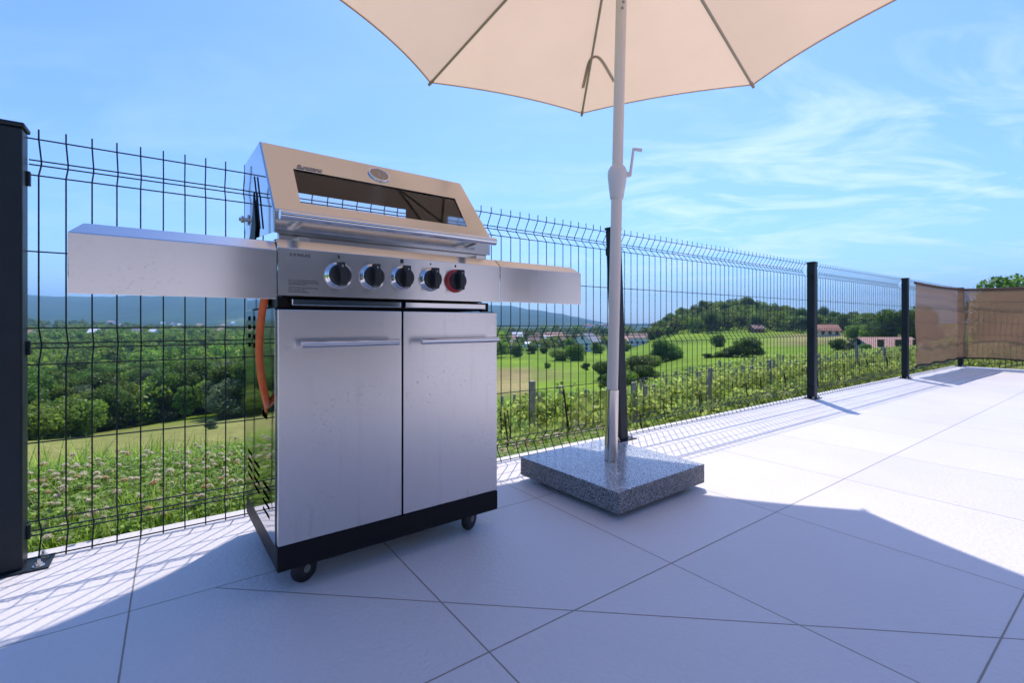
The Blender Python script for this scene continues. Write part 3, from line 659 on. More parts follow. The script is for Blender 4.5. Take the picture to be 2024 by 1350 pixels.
# hinge bolt and warming rack arm on the left cheek
q = MB(); T = Matrix.Translation((LX0-.0005, .385, .985)) @ Matrix.Rotation(R(-90), 4, 'Y')
q.lathe([(.016, 0), (.016, .003), (.006, .0035), (.006, .011)], 20, T, False); q.lathe([(.0105, .0112), (.0105, .019), (.0095, .020)], 6, T, False); q.lathe([(.0055, .0202), (.0055, .025), (.003, .026)], 16, T, False); q.build('hinge_bolt', M['zinc'], lido)
q = MB(); hp_ = [(.262, 1.045), (.282, .985), (.300, .945), (.345, .912), (.24, .900), (.225, .945), (.243, .99)]
nn = len(hp_); q.add([(LX0-.006, a, b) for a, b in hp_] + [(LX0-.0012, a, b) for a, b in hp_], [tuple(range(nn)), tuple(range(2*nn-1, nn-1, -1))] + [(i, i+nn, (i+1) % nn+nn, (i+1) % nn) for i in range(nn)])
q.build('hinge_bracket', M['skirt'], lido, bevel=.0015)
q = MB(); q.tube([(LX0-.004, .255, 1.085), (LX0-.004, .225, 1.03), (LX0-.004, .215, 1.02), (LX0-.004, .17, .925)], .0022, 6); q.build('hinge_rod', M['skirt'], lido)
# rack inside
q = MB()
for z_, y_ in ((1.045, .40), (1.02, .30)): q.tube([(.03, y_, z_), (.61, y_, z_)], .003, 6)
for k in range(26): q.tube([(.04+k*.0228, .30, 1.022), (.04+k*.0228, .42, 1.047)], .0018, 5)
q.build('warming_rack', M['chrome'], grill)
# gas hose hanging at the left side
def sidept(px, py, xo):
    a = (px-1012)/930; dxx, dyy = math.cos(GA), math.sin(GA)
    Y = (xo + GO.x*dxx + GO.y*dyy)/(a*dxx + dyy); X = a*Y
    return Vector((xo, (X-GO.x)*-dyy + (Y-GO.y)*dxx, CAMH - (py-638)/930*Y))
hp = [sidept(525, 578, -.022), sidept(521, 600, -.024), sidept(516, 632, -.028), sidept(513, 670, -.030), sidept(513, 710, -.030), sidept(517, 748, -.026), sidept(524, 782, -.015), sidept(529, 806, .004), sidept(531, 822, .03)]
def smoothpts(p, n=4):
    out = []
    for i in range(len(p)-1):
        p0, p1, p2, p3 = p[max(i-1, 0)], p[i], p[i+1], p[min(i+2, len(p)-1)]
        for k in range(n):
            t = k/n; out.append(.5*((2*p1) + (p2-p0)*t + (2*p0-5*p1+4*p2-p3)*t*t + (3*p1-p0-3*p2+p3)*t**3))
    return out + [p[-1]]
q = MB(); q.tube(smoothpts(hp), .0088, 16); ho = q.build('gas_hose', M['hose'], grill)
q = MB(); q.tube([hp[0] + Vector((0, 0, .022)), hp[0] - Vector((0, 0, .004))], .0115, 14); q.build('hose_clamp', M['brass'], ho)
# casters
for (x, y, a) in ((.072, .046, 8), (.575, .046, 14), (.07, .42, 30), (.585, .42, 75)):
    Tc = Matrix.Translation((x, y, .0357)) @ Matrix.Rotation(R(a-GA*0-90+15), 4, 'Z')
    c = MB(); Tw = Tc @ Matrix.Rotation(R(90), 4, 'Y')
    c.lathe([(.020, -.0125), (.0300, -.0118), (.0345, -.007), (.0355, 0), (.0345, .007), (.0300, .0118), (.020, .0125)], 36, Tw); wo_ = c.build('caster', M['rubber'], grill)
    c = MB(); c.lathe([(.010, -.0134), (.010, .0134)], 20, Tw, False); c.build('hub', M['hub'], wo_)
    c = MB()
    c.box((-.0212, -.018, .0362), (.0212, .018, .0385), Tc); c.build('mounting_plate', M['skirt'], wo_, bevel=.0008)

# ------------------------------------------------------------------ parasol base and parasol
PB = Vector((.408, 1.955, 0)); base = empty('granite_stand', 'square polished granite slab holding the parasol in a steel tube', 'parasol stand', PB, R(37.4))
hb = .2655; zt_, zb_ = .0975, .022
s1 = MB(); s1.box((-hb, -hb, zb_), (hb, hb, zt_)); slabo = s1.build('granite_slab', M['granite_side'], base, bevel=.003)
slabo.data.materials.append(M['granite_top'])
for p_ in slabo.data.polygons:
    if p_.normal.z > .5: p_.material_index = 1
for sx in (-1, 1):
    for sy in (-1, 1):
        q = MB(); q.lathe([(.022, 0), (.024, .004), (.02, .0215)], 20, Matrix.Translation((sx*.19, sy*.19, 0))); q.build('foot', M['rubber'], base)
TL = R(1.32)   # the pole leans a little to the right
PT = Matrix.Rotation(TL, 4, 'Y')
inv = base.matrix_basis.to_3x3().inverted() if False else Matrix.Rotation(-R(37.4), 3, 'Z')
def pp(d):   # point at height d along the pole in world coordinates relative to PB
    return Vector((math.tan(TL)*d, 0, d))
q = MB(); q.tube([inv @ pp(zt_+.0005), inv @ pp(.392)], .0265, 40, smooth=True); q.build('sleeve', M['sleeve'], base)
par = empty('parasol', 'open beige octagonal parasol on a taupe pole beside the grill', 'parasol', PB, 0)
q = MB(); q.tube([pp(.3925), pp(1.19)], .0228, 36); q.build('lower_pole', M['pole'], par)
q = MB(); q.tube([pp(1.32), pp(2.50)], .0222, 36); q.build('upper_pole', M['pole'], par)
HM = Matrix.Translation(pp(0)) @ Matrix.Rotation(TL, 4, 'Y')
q = MB(); q.lathe([(.0255, 1.185), (.0275, 1.19), (.034, 1.235), (.0385, 1.27), (.0395, 1.29), (.037, 1.305), (.030, 1.318), (.0235, 1.325)], 40, HM); hs_ = q.build('crank_housing', M['housing'], par)
q = MB(); q.tube([HM @ Vector((.034, -.01, 1.285)), HM @ Vector((.050, -.012, 1.285))], .011, 18); q.build('crank_boss', M['housing'], hs_)
q = MB(); q.tube([HM @ Vector((.050, -.012, 1.278)), HM @ Vector((.062, -.012, 1.392))], [.0062, .0052], 10); q.tube([HM @ Vector((.060, -.012, 1.390)), HM @ Vector((.096, -.012, 1.386))], [.006, .0072], 14); q.build('crank_handle', M['housing'], hs_)
for (dx_, z_) in ((0, 1.965), (.004, 1.99)):
    q = MB(); q.lathe([(.006, 0), (.0055, .002), (.002, .0025)], 14, Matrix.Translation(pp(z_) + Vector((dx_, -.0222, 0))) @ KM); q.build('rivet', M['rib'], par)
# canopy
NR = 8; RC = 1.435; ZR, ZA = 2.182, 2.57; ph0 = R(43.2)
def rimpt(k, f=1.0):
    a = ph0 + k*2*math.pi/NR; r = RC*f; z = ZA + (ZR-ZA)*(f**1.04)
    return HM @ Vector((r*math.cos(a), r*math.sin(a), z))
NSx, NRr = 16, 18; V = []; Fc = []
for k in range(NR):
    b0 = len(V)
    for j in range(NRr+1):
        f = .03 + .97*j/NRr; A_, B_ = rimpt(k, f), rimpt(k+1, f); c0 = HM @ Vector((0, 0, ZA + (ZR-ZA)*f))
        for i in range(NSx+1):
            s = i/NSx; p = A_.lerp(B_, s); bow = 4*s*(1-s)
            p = p + (c0 - p)*(.052*bow*f) + Vector((0, 0, -.012*bow*f*(1-f)*4*.5 - .010*bow*f))
            V.append(p)
    for j in range(NRr):
        for i in range(NSx):
            q_ = b0 + j*(NSx+1) + i; Fc.append((q_, q_+1, q_+NSx+2, q_+NSx+1))
can = npmesh('canopy', np.array(V), np.array(Fc), M['canopy'], par, smooth=True)
q = MB()
for k in range(NR):
    b0 = k*(NSx+1)*(NRr+1) + NRr*(NSx+1); q.tube([V[b0+i] for i in range(NSx+1)], .0028, 5)
q.build('hem', M['hem'], can)
q = MB()
for k in range(NR):
    b0 = k*(NSx+1)*(NRr+1); last_ = [V[b0 + NRr*(NSx+1) + i] for i in range(NSx+1)]; prev_ = [V[b0 + (NRr-1)*(NSx+1) + i] for i in range(NSx+1)]
    inn = [last_[i] + (prev_[i]-last_[i])*.13 for i in range(NSx+1)]; dz_ = Vector((0, 0, -.0022))
    for i in range(NSx): q.add([last_[i]+dz_, last_[i+1]+dz_, inn[i+1]+dz_, inn[i]+dz_], [(0, 1, 2, 3)], True)
q.build('folded_edge', M['canopy'], can)
for k in range(NR):
    q = MB(); e0 = rimpt(k, 1.0) - Vector((0, 0, .008)); e1 = rimpt(k, .03) - Vector((0, 0, .012)); q.tube([e0, e1], .0075, 10); rb = q.build('rib', M['rib'], par)
    q = MB(); dr = (e0-e1).normalized(); q.tube([e0 - dr*.035, e0 + dr*.012], [.0095, .0085], 10); q.build('rib_tip', M['strap'], rb)
    q = MB(); m_ = rimpt(k, .34) - Vector((0, 0, .016)); c_ = HM @ Vector((.03*math.cos(ph0+k*math.pi/4), .03*math.sin(ph0+k*math.pi/4), 2.14)); q.tube([m_, c_], .006, 8); q.build('strut', M['rib'], rb)
q = MB(); q.lathe([(.026, 2.105), (.040, 2.11), (.040, 2.155), (.026, 2.16)], 24, HM); q.build('runner', M['housing'], par)
q = MB(); q.lathe([(.026, 2.485), (.045, 2.49), (.045, 2.512), (.01, 2.528), (.01, 2.57), (.004, 2.58)], 24, HM); q.build('finial', M['housing'], par)
# tie strap lying over the cloth
def on_canopy(px, py, off=.004):
    # intersect the view ray with the panel plane between tips (8-sided cone) by stepping
    d = Vector(((px-1012)/930, 1, -(py-638)/930)); Hi = HM.inverted()
    best = None
    for i in range(4000):
        t = 1.6 + i*.0006; p = Vector((0, 0, CAMH)) + d*t - PB; l = Hi @ p; r = math.hypot(l.x, l.y); a = math.atan2(l.y, l.x)
        k = (a - ph0)/(2*math.pi/NR); fr = k - math.floor(k); rr_ = RC*math.cos(math.pi/NR)/math.cos((fr-.5)*2*math.pi/NR)
        f = r/rr_; zc_ = ZA + (ZR-ZA)*f
        if l.z > zc_ + off: return p
    return p
sp = [on_canopy(*p, .008) for p in ((1152, 172), (1157, 150), (1163, 125), (1170, 113), (1180, 110), (1190, 118), (1201, 135), (1214, 157))]
sp = [p + Vector((-.0, 0, 0)) for p in smoothpts(sp, 3)]
q = MB()
for i in range(len(sp)-1):
    d = (sp[i+1]-sp[i]).normalized(); n_ = Vector((0, .27, 1)).normalized(); s0 = d.cross(n_).normalized()*.010
    d2 = (sp[min(i+2, len(sp)-1)]-sp[i+1]); d2 = d2.normalized() if d2.length > 1e-6 else d; s1_ = d2.cross(n_).normalized()*.010
    q.add([sp[i]-s0, sp[i]+s0, sp[i+1]+s1_, sp[i+1]-s1_], [(0, 1, 2, 3)])
q.build('tie_strap', M['strap'], can, solid=.001, weld=True)

exec('pass')
# ------------------------------------------------------------------ vegetation helpers
rs = np.random.RandomState(11)
def leaf_cloud(C, Nn, size, rs, aspect=.7, droop=0):
    """C centres (n,3), Nn outward dirs, one folded leaf quad per centre"""
    n = len(C); d = rs.normal(size=(n, 3)) + Nn*1.1; d /= np.linalg.norm(d, axis=1)[:, None]
    a = np.cross(d, rs.normal(size=(n, 3))); a /= np.linalg.norm(a, axis=1)[:, None]; b = np.cross(d, a)
    s = (size*(.6+.8*rs.rand(n)))[:, None]
    V = np.stack([C - a*s*.5, C + b*s*aspect*.5 + d*s*.08, C + a*s*.5, C - b*s*aspect*.5 + d*s*.08], 1).reshape(-1, 3)
    Fq = np.arange(4*n).reshape(-1, 4); return V, Fq
def crown_points(n, R0, Hc, z0, rs, lobes=14, shape='round'):
    """leaf centres and outward normals scattered over lumpy lobes through the crown"""
    lc = rs.normal(size=(lobes, 3)); lc /= np.linalg.norm(lc, axis=1)[:, None]; rad = rs.rand(lobes)**.4
    lc = lc*rad[:, None]*np.array([R0*.70, R0*.70, Hc*.40]); lc[:, 2] += z0 + Hc*.5
    if shape == 'cone': lc[:, :2] *= (1.15 - (lc[:, 2:3]-z0)/Hc)
    lr = R0*(.20+.30*rs.rand(lobes)); 
    k = rs.choice(lobes, n, p=lr**2/np.sum(lr**2)); d = rs.normal(size=(n, 3)); d /= np.linalg.norm(d, axis=1)[:, None]; d[:, 2] = d[:, 2]*.85+.1
    rr = .60 + .52*rs.rand(n)**.8
    C = lc[k] + d*(lr[k]*rr)[:, None]
    tint = (.75 + .5*rs.rand(lobes))[k]*(.8+.4*rs.rand(n))
    return C, d, tint
BARK = simple('bark', (.09, .07, .055), .9, noise=.35, nscale=12, bump=.5, bscale=20)
FM = [leafmat('leaves_dark', (.065, .125, .016), (.12, .20, .026)), leafmat('leaves_mid', (.11, .19, .018), (.19, .28, .035)),
      leafmat('leaves_light', (.16, .25, .025), (.27, .36, .05)), leafmat('leaves_grey', (.12, .16, .07), (.18, .22, .10))]
def tree_proto(seed, R0, Ht, nleaf, lsize, fm, shape='round', trunk=.16):
    r_ = np.random.RandomState(seed); z0 = Ht*.0
    C, d, ti = crown_points(nleaf, R0, Ht-z0, z0, r_, lobes=24, shape=shape)
    V, Fq = leaf_cloud(C, d, lsize, r_)
    col = np.repeat(ti, 4)[:, None]*np.ones(3)
    cr = npmesh('crown', V, Fq, fm, None, col)
    mb = MB(); pr = random.Random(seed)
    mb.tube([(0, 0, -.6), (.05, 0, Ht*.15), (.1*pr.uniform(-1, 1), .1, Ht*.4), (.2*pr.uniform(-1, 1), 0, Ht*.8)], [trunk*1.3, trunk, trunk*.7, trunk*.2], 7)
    for k in range(6):
        a = k*1.05 + pr.random(); h0 = Ht*(.2+.08*k)
        mb.tube([(0, 0, h0), (math.cos(a)*R0*.35, math.sin(a)*R0*.35, h0+Ht*.12), (math.cos(a)*R0*.7, math.sin(a)*R0*.7, h0+Ht*.2)], [trunk*.45, trunk*.3, trunk*.1], 5)
    tk = mb.build('trunk', BARK, None)
    return cr, tk
protos = [tree_proto(1, 3.6, 9.0, 8800, .36, FM[0]), tree_proto(2, 4.2, 8.2, 9600, .38, FM[1]), tree_proto(3, 3.0, 10.0, 8400, .34, FM[0], 'cone'),
          tree_proto(4, 3.9, 7.0, 9000, .36, FM[2]), tree_proto(5, 3.3, 7.6, 8000, .33, FM[3]), tree_proto(6, 2.9, 9.6, 8000, .34, FM[1], 'cone'), tree_proto(7, 4.6, 9.4, 10500, .38, FM[0])]
used = [False]*len(protos)
def tree(k, x, y, s, label, group=None, name='tree', cat='tree', sink=0, sz=None):
    e = empty(name, label, cat, (x, y, H(x, y)-sink), rnd.uniform(0, 6.28), group); e.scale = (s, s, s*(sz or rnd.uniform(.85, 1.15)))
    for src in protos[k]:
        if used[k]:
            o = src.copy(); COL.objects.link(o)
        else: o = src
        o.parent = e
    used[k] = True
    return e
# -- the wood across the valley on the left, single trees
def scatter(n, pxr, Yr, mind, rs_, dens=None, tries=40000):
    pts = []
    for _ in range(tries):
        if len(pts) >= n: break
        px = rs_.uniform(*pxr); Y = math.sqrt(rs_.uniform(Yr[0]**2, Yr[1]**2)); X = (px-1012)/930*Y
        if dens and not dens(px, Y): continue
        if any((X-a)**2 + (Y-b)**2 < mind**2*(1+Y/400) for a, b in pts): continue
        pts.append((X, Y))
    return pts
r3 = np.random.RandomState(5)
edge = [(-150, 46), (50, 45), (110, 47), (230, 56), (330, 58), (480, 50), (560, 56), (700, 70), (800, 90), (1000, 150)]
def wood(px, Y): return Y > inter(edge, px) + 2
left = scatter(150, (-30, 600), (45, 105), 3.2, r3, wood)
left.sort(key=lambda p: p[1])
for (x, y) in left:
    k = int(r3.choice([0, 1, 2, 3, 4, 5, 6], p=[.24, .2, .16, .12, .06, .12, .10]))
    tree(k, x, y, r3.uniform(.5, .92), 'leafy tree in the wood below the meadow, seen through the left fence panel', 'trees of the wood behind the left fence panel')
# -- the wooded hill on the right, single trees
hill_lo = [(1240, 240), (1300, 200), (1345, 205), (1450, 205), (1540, 195), (1600, 185), (1700, 165), (1800, 150)]
hill_hi = [(1240, 300), (1290, 330), (1460, 330), (1600, 330), (1800, 300)]
def hscale(px): return inter([(1250, .35), (1290, .6), (1350, .95), (1440, 1.05), (1500, 1.0), (1560, .95), (1640, .75), (1800, .8)], px)
def hillw(px, Y): return inter(hill_lo, px) < Y < inter(hill_hi, px)
r4 = np.random.RandomState(9)
right = scatter(66, (1250, 1830), (150, 330), 7.5, r4, hillw)
for (x, y) in right:
    k = int(r4.choice([0, 1, 2, 3, 5, 6], p=[.24, .2, .2, .08, .14, .14]))
    tree(k, x, y, r4.uniform(.85, 1.15)*hscale(1012+930*x/y), 'dark leafy tree on the wooded hill beyond the meadow', 'trees of the wooded hill')
# -- named single trees and bushes: (px, Y, proto, scale, zscale, label)
singles = [
 (1477, 78, 6, .62, .62, 'broad dark bush standing alone in the middle of the bright meadow', 'bush'),
 (1446, 80, 0, .50, .5, 'small bush touching the left side of the broad dark meadow bush', 'bush'),
 (1420, 82, 1, .34, .5, 'low bush in the hedge line left of the broad dark meadow bush', 'bush'),
 (1400, 83, 0, .30, .45, 'lowest and leftmost bush of the hedge line in the bright meadow', 'bush'),
 (1420, 128, 1, .55, .9, 'round tree at the foot of the wooded hill, above the hedge line', 'tree'),
 (1310, 90, 6, .62, .8, 'dark tree at the left end of the meadow, right of the parasol pole', 'tree'),
 (1335, 92, 1, .55, .7, 'pointed bushy tree at the right end of the thicket by the parasol pole', 'tree'),
 (1285, 84, 3, .60, .75, 'pale green tree in the thicket right of the parasol pole', 'tree'),
 (1258, 60, 0, .62, .7, 'dark bushy tree low behind the wire, just right of the parasol pole', 'tree'),
 (1240, 45, 1, .42, .7, 'bush at the vineyard edge right behind the parasol pole', 'bush'),
 (1275, 48, 0, .36, .75, 'leafy bush at the top left corner of the vineyard', 'bush'),
 (1195, 62, 0, .45, .8, 'dark bush at the left of the parasol pole, below the white gabled house', 'bush'),
 (1205, 34, 0, .22, 1.1, 'dark little tree standing in the vineyard left of the parasol pole', 'tree'),
 (1068, 26, 1, .24, .75, 'small round tree growing at the vineyard edge beside the first wooden posts', 'tree'),
 (1105, 125, 3, .80, .75, 'light green orchard tree below the pink roofed houses', 'tree'),
 (1138, 122, 1, .78, .85, 'taller orchard tree under the white gabled house', 'tree'),
 (1082, 100, 1, .22, .8, 'tiny tree on the mown slope left of the orchard trees', 'tree'),
 (1158, 90, 0, .25, .8, 'tiny round tree alone on the green slope', 'tree'),
 (1022, 150, 6, .62, .75, 'wide tree in the garden right of the grill door', 'tree'),
 (1050, 170, 0, .7, .75, 'dark garden tree between the low white roof and the field', 'tree'),
 (1125, 178, 0, .8, .9, 'dark conifer like tree left of the white gabled house', 'tree'),
 (1180, 172, 3, .8, .85, 'light green tree hiding the right corner of the white gabled house', 'tree'),
 (1660, 78, 0, .44, .75, 'dark bushy tree at the left gable of the pink roofed barn', 'tree'),
 (1680, 73, 4, .28, .8, 'small olive green tree in front of the pink roofed barn', 'tree'),
 (1712, 70, 1, .22, .8, 'little bush before the long pink barn roof', 'bush'),
 (1765, 88, 0, 1.0, .95, 'big dark tree behind the barn, left of the last free fence post', 'tree'),
 (1735, 96, 3, .9, 1.0, 'lighter feathery tree behind the barn roof', 'tree'),
 (1822, 92, 6, .9, .9, 'wide dark tree seen through the brown shade netting', 'tree'),
 (1700, 115, 1, .85, .8, 'mid green tree behind the left end of the barn', 'tree'),
 (2018, 36, 0, .92, .88, 'tree top looking over the brown shade netting at the right edge', 'tree'),
 (2085, 33, 1, .62, 1.0, 'light green tree partly outside the right edge of the picture', 'tree'),
 (1960, 60, 0, .5, .8, 'dark tree behind the crosswise fence, under the tallest tree top', 'tree'),
 (418, 31, 4, .12, .8, 'tiny grey green bush alone on the dry meadow', 'bush'),
 (70, 44, 3, .75, .85, 'broad light green tree at the wood edge next to the left fence post', 'tree'),
 (150, 47, 1, .72, .8, 'rounded mid green tree at the wood edge above the clover', 'tree'),
 (455, 52, 4, .8, .8, 'grey green willow like tree at the wood edge beside the grill', 'tree'),
 (325, 60, 4, .72, .85, 'dusty grey green tree in the middle of the wood edge', 'tree'),
 (225, 55, 6, .62, .9, 'dark tree in the notch of the wood edge', 'tree'),
]
for px, Y, k, s, sz, lab, cat in singles:
    X = (px-1012)/930*Y; tree(k, X, Y, s, lab, None, name='bush' if cat == 'bush' else 'tree', cat=cat, sz=sz, sink=.9*s)
# -- village trees
r6 = np.random.RandomState(21)
vil = scatter(44, (960, 1262), (150, 420), 8, r6)
for (x, y) in vil:
    tree(int(r6.choice([0, 1, 3, 5])), x, y, r6.uniform(.4, .72), 'garden tree among the village houses', 'garden trees of the village', sz=.8)
# -- far woods: one mass
def far_wood(name, label, pts, rs_, leaf, n, fm):
    Vs = []; Fs = []; Cs = []; b = 0
    for (x, y, s) in pts:
        C, d, ti = crown_points(n, 4.2*s, 7.5*s, 0, rs_, lobes=7); C += np.array([x, y, H(x, y)-.3*s])
        V, Fq = leaf_cloud(C, d, leaf, rs_); Vs.append(V); Fs.append(Fq + b); b += len(V)
        Cs.append(np.repeat(ti*rs_.uniform(.65, 1.35), 4)[:, None]*np.array([rs_.uniform(.85, 1.2), 1, 1]))
    o = npmesh(name, np.concatenate(Vs), np.concatenate(Fs), fm, None, np.concatenate(Cs)); tag(o, label, 'woodland', kind='stuff'); return o
r5 = np.random.RandomState(33)
pts = [(x, y, r5.uniform(.8, 1.25)) for x, y in scatter(900, (-120, 1000), (120, 480), 5.0, r5, lambda px, Y: Y > inter(edge, px)+4 and Y > 125)]
far_wood('far_woodland', 'dense far woodland filling the valley behind the nearer wood', pts, r5, 1.25, 260, FM[1])
pts = [(x, y, r5.uniform(1.0, 1.6)) for x, y in scatter(420, (-120, 1245), (420, 900), 12, r5)]
far_wood('valley_woodland', 'hazy strip of woodland on the valley floor before the mountains', pts, r5, 2.4, 160, FM[1])
pts = [(x, y, r5.uniform(.95, 1.2)*hscale(1012+930*x/y)) for x, y in scatter(420, (1250, 1840), (170, 340), 4.6, r5, lambda px, Y: inter(hill_lo, px)+12 < Y < inter(hill_hi, px)+8)]
far_wood('hill_woodland', 'tree cover filling the gaps of the wooded hill', pts, r5, 1.0, 420, FM[1])
pts = [(x, y, r5.uniform(.45, .8)) for x, y in scatter(330, (-60, 760), (47, 140), 2.6, r5, lambda px, Y: Y > inter(edge, px) + 1)]
far_wood('wood_thicket', 'thick undergrowth and saplings closing the gaps of the valley wood', pts, r5, .42, 1100, FM[1])
pts = [(x, y, r5.uniform(.4, .7)) for x, y in scatter(150, (970, 1262), (190, 420), 5, r5)]
far_wood('garden_greenery', 'hedges and shrubs between the village houses', pts, r5, .7, 300, FM[2])
# ------------------------------------------------------------------ unseen house front, added behind the viewer for the steel to mirror
def added_mirror_house():
    e = empty('added_house_front', 'pale rendered house wall with dark glass doors, added out of view for the grill steel to mirror', 'house', F(0, -4.4, 0), FA)
    wm = simple('house_render', (.66, .60, .58), .85, noise=.05, nscale=2)
    openings = [(-2.6, 0.004, -1.0, 2.2), (.9, 0.004, 3.3, 2.2), (5.0, .9, 6.4, 2.2)]
    b = MB(); gridsheet(b, (-3.1, 0.004), (9.0, 3.0), openings, lambda a, c: Vector((a, 0, c))); b.build('wall', wm, e, solid=.3, weld=True)
    for (x0, z0, x1, z1) in openings:
        b = MB(); b.box((x0, -.14, z0), (x1, -.12, z1)); f = b.build('window', PANE, e)
        b = MB(); b.box((x0, -.118, z0), (x0+.06, -.08, z1)); b.box((x1-.06, -.118, z0), (x1, -.08, z1)); b.box((x0+.06, -.118, z1-.06), (x1-.06, -.08, z1)); b.box(((x0+x1)/2-.04, -.118, z0), ((x0+x1)/2+.04, -.08, z1-.061)); b.build('frame', M['anthracite'], f)
    b = MB(); b.box((-3.2, -1.0, 3.0), (9.1, .9, 3.2)); b.build('roof_edge', wm, e)
# ------------------------------------------------------------------ houses
def roofmat(name, c): return simple(name, c, .8, noise=.18, nscale=1.5)
RM = {'pink': roofmat('faded_tile_roof', (.50, .27, .21)), 'red': roofmat('red_tile_roof', (.40, .17, .11)), 'white': roofmat('pale_metal_roof', (.72, .72, .72)), 'brown': roofmat('brown_tile_roof', (.22, .13, .11)), 'grey': roofmat('grey_roof', (.20, .21, .24)), 'cyan': roofmat('turquoise_cover', (.25, .55, .50))}
WM = {'white': simple('white_render', (.62, .64, .66), .8, noise=.05, nscale=1), 'cream': simple('cream_render', (.55, .48, .38), .8, noise=.06, nscale=1), 'brick': simple('brick_wall', (.25, .12, .08), .85, noise=.2, nscale=3)}
PANE = simple('dark_window_glass', (.02, .025, .03), .1)
def house(px, Y, w, d, hw, hr, rot, roof, wall, label, group=None, wins=3, name='house', cat='house', sink=.3, overhang=.4, chimney=True):
    p = P(px, Y); e = empty(name, label, cat, (p.x, p.y, p.z-sink), R(rot), group)
    b = MB(); b.box((-w/2, -d/2, 0), (w/2, d/2, hw))
    b.add([(-w/2, -d/2, hw), (-w/2, d/2, hw), (-w/2, 0, hw+hr)], [(0, 1, 2)]); b.add([(w/2, -d/2, hw), (w/2, d/2, hw), (w/2, 0, hw+hr)], [(2, 1, 0)])
    b.build('wall', WM[wall], e)
    o_ = overhang; sl2 = hr/(d/2); b = MB(); t_ = .16
    for s in (-1, 1):
        y0 = s*(d/2+o_); z0 = hw - o_*sl2 + .03; z1 = hw + hr + .03
        b.add([(-w/2-o_, y0, z0), (w/2+o_, y0, z0), (w/2+o_, 0, z1), (-w/2-o_, 0, z1), (-w/2-o_, y0, z0+t_), (w/2+o_, y0, z0+t_), (w/2+o_, 0, z1+t_), (-w/2-o_, 0, z1+t_)],
              [(0, 1, 2, 3), (7, 6, 5, 4), (0, 4, 5, 1), (1, 5, 6, 2), (3, 7, 4, 0)])
    rf = b.build('roof', RM[roof], e)
    if chimney:
        b = MB(); b.box((w*.2, d*.08, hw+hr*.5), (w*.2+.6, d*.08+.6, hw+hr+.9)); b.build('chimney', WM['brick'], rf)
    for k in range(wins):
        x = (k+.5)/wins*w - w/2
        for zz in ([1.0] if hw < 4 else [1.0, hw-1.9]):
            b = MB(); b.box((x-.5, -d/2-.03, zz), (x+.5, -d/2+.02, zz+1.2)); b.build('window', PANE, e)
    for zz in ([1.2] if hw < 4 else [1.2, hw-1.7, hw+hr*.25]):
        for ys in ((-d*.22, d*.22) if zz < hw else (0,)):
            b = MB(); b.box((-w/2-.03, ys-.45, zz), (-w/2+.02, ys+.45, zz+1.1)); b.build('window', PANE, e)
    return e
added_mirror_house()
house(1160, 188, 9, 8, 4.4, 3.2, 58, 'grey', 'white', 'white gabled two storey house with dark solar roof below the village', wins=3)
house(1096, 345, 11, 9, 3, 3.2, 5, 'pink', 'cream', 'house with long pink tiled roof, highest of the village houses')
house(1082, 352, 6, 7, 3, 2.6, 5, 'pink', 'cream', 'small pink roofed house touching the left end of the long pink roof')
house(991, 215, 6, 8, 3, 2.8, 35, 'pink', 'white', 'pink roofed house with pale wall right beside the grill door edge')
house(997, 262, 6.5, 7, 2.6, 2.0, 25, 'white', 'cream', 'house with pale metal roof just behind the leftmost pink roof')
house(1022, 370, 7.5, 8, 3, 3.4, 10, 'white', 'white', 'big white roofed hall at the left end of the village skyline')
house(1047, 238, 4.5, 5, 2, .8, 5, 'white', 'white', 'low shed with flat white roof in the gardens', cat='shed', name='shed', chimney=False)
house(1056, 275, 6, 6, 2.6, 2.4, -10, 'brown', 'cream', 'house with brownish roof behind the low white shed')
house(1110, 250, 4, 5, 2.4, 2.4, 50, 'brown', 'white', 'little brown roofed cottage left of the white gabled house')
house(1126, 330, 6, 6, 2.6, 2.2, 0, 'brown', 'white', 'brown roofed house between the long pink roof and the parasol pole')
house(1150, 340, 6, 6, 2.6, 2.0, 12, 'pink', 'cream', 'faded pink roofed house above the white gabled house')
house(1177, 330, 5, 6, 2.6, 1.8, 8, 'brown', 'cream', 'small brown roofed house nearest the left side of the parasol pole')
house(1239, 250, 5, 7, 2.8, 2.2, 0, 'pink', 'cream', 'pink roofed house directly right of the parasol pole')
house(1262, 215, 7.5, 7, 3.6, 1.8, -22, 'brown', 'white', 'pale blue grey walled house right of the parasol pole below the hill')
house(1633, 165, 6.5, 6, 2.4, 1.9, -12, 'red', 'cream', 'red roofed house among trees between the two right fence posts')
house(1495, 205, 4.4, 5, 1.9, 1.4, 0, 'brown', 'brick', 'little brick red hut at the foot of the wooded hill', name='hut', cat='hut')
house(1748, 76, 8.2, 5.5, .9, 1.4, 0, 'pink', 'cream', 'long barn with pale pink corrugated roof beyond the vineyard', name='barn', cat='barn', chimney=False, overhang=.3)
for px, Y, rf, lab in ((187, 330, 'white', 'tiny white roofed house in the valley wood, farthest left behind the fence'), (304, 340, 'white', 'white house in the valley wood between the middle fence wires'), (270, 345, 'grey', 'grey roofed house left of the white house in the valley wood'),
                       (343, 420, 'pink', 'pink roofed house in the valley wood right of the white house'), (438, 430, 'pink', 'pink roofed house in the valley wood closest to the grill'), (57, 300, 'pink', 'pink roofed house in the valley wood beside the left fence post')):
    house(px, Y, 5.5, 6, 3.4, 2.4, rnd.uniform(-20, 20), rf, 'white', lab, sink=-2.2, wins=2)
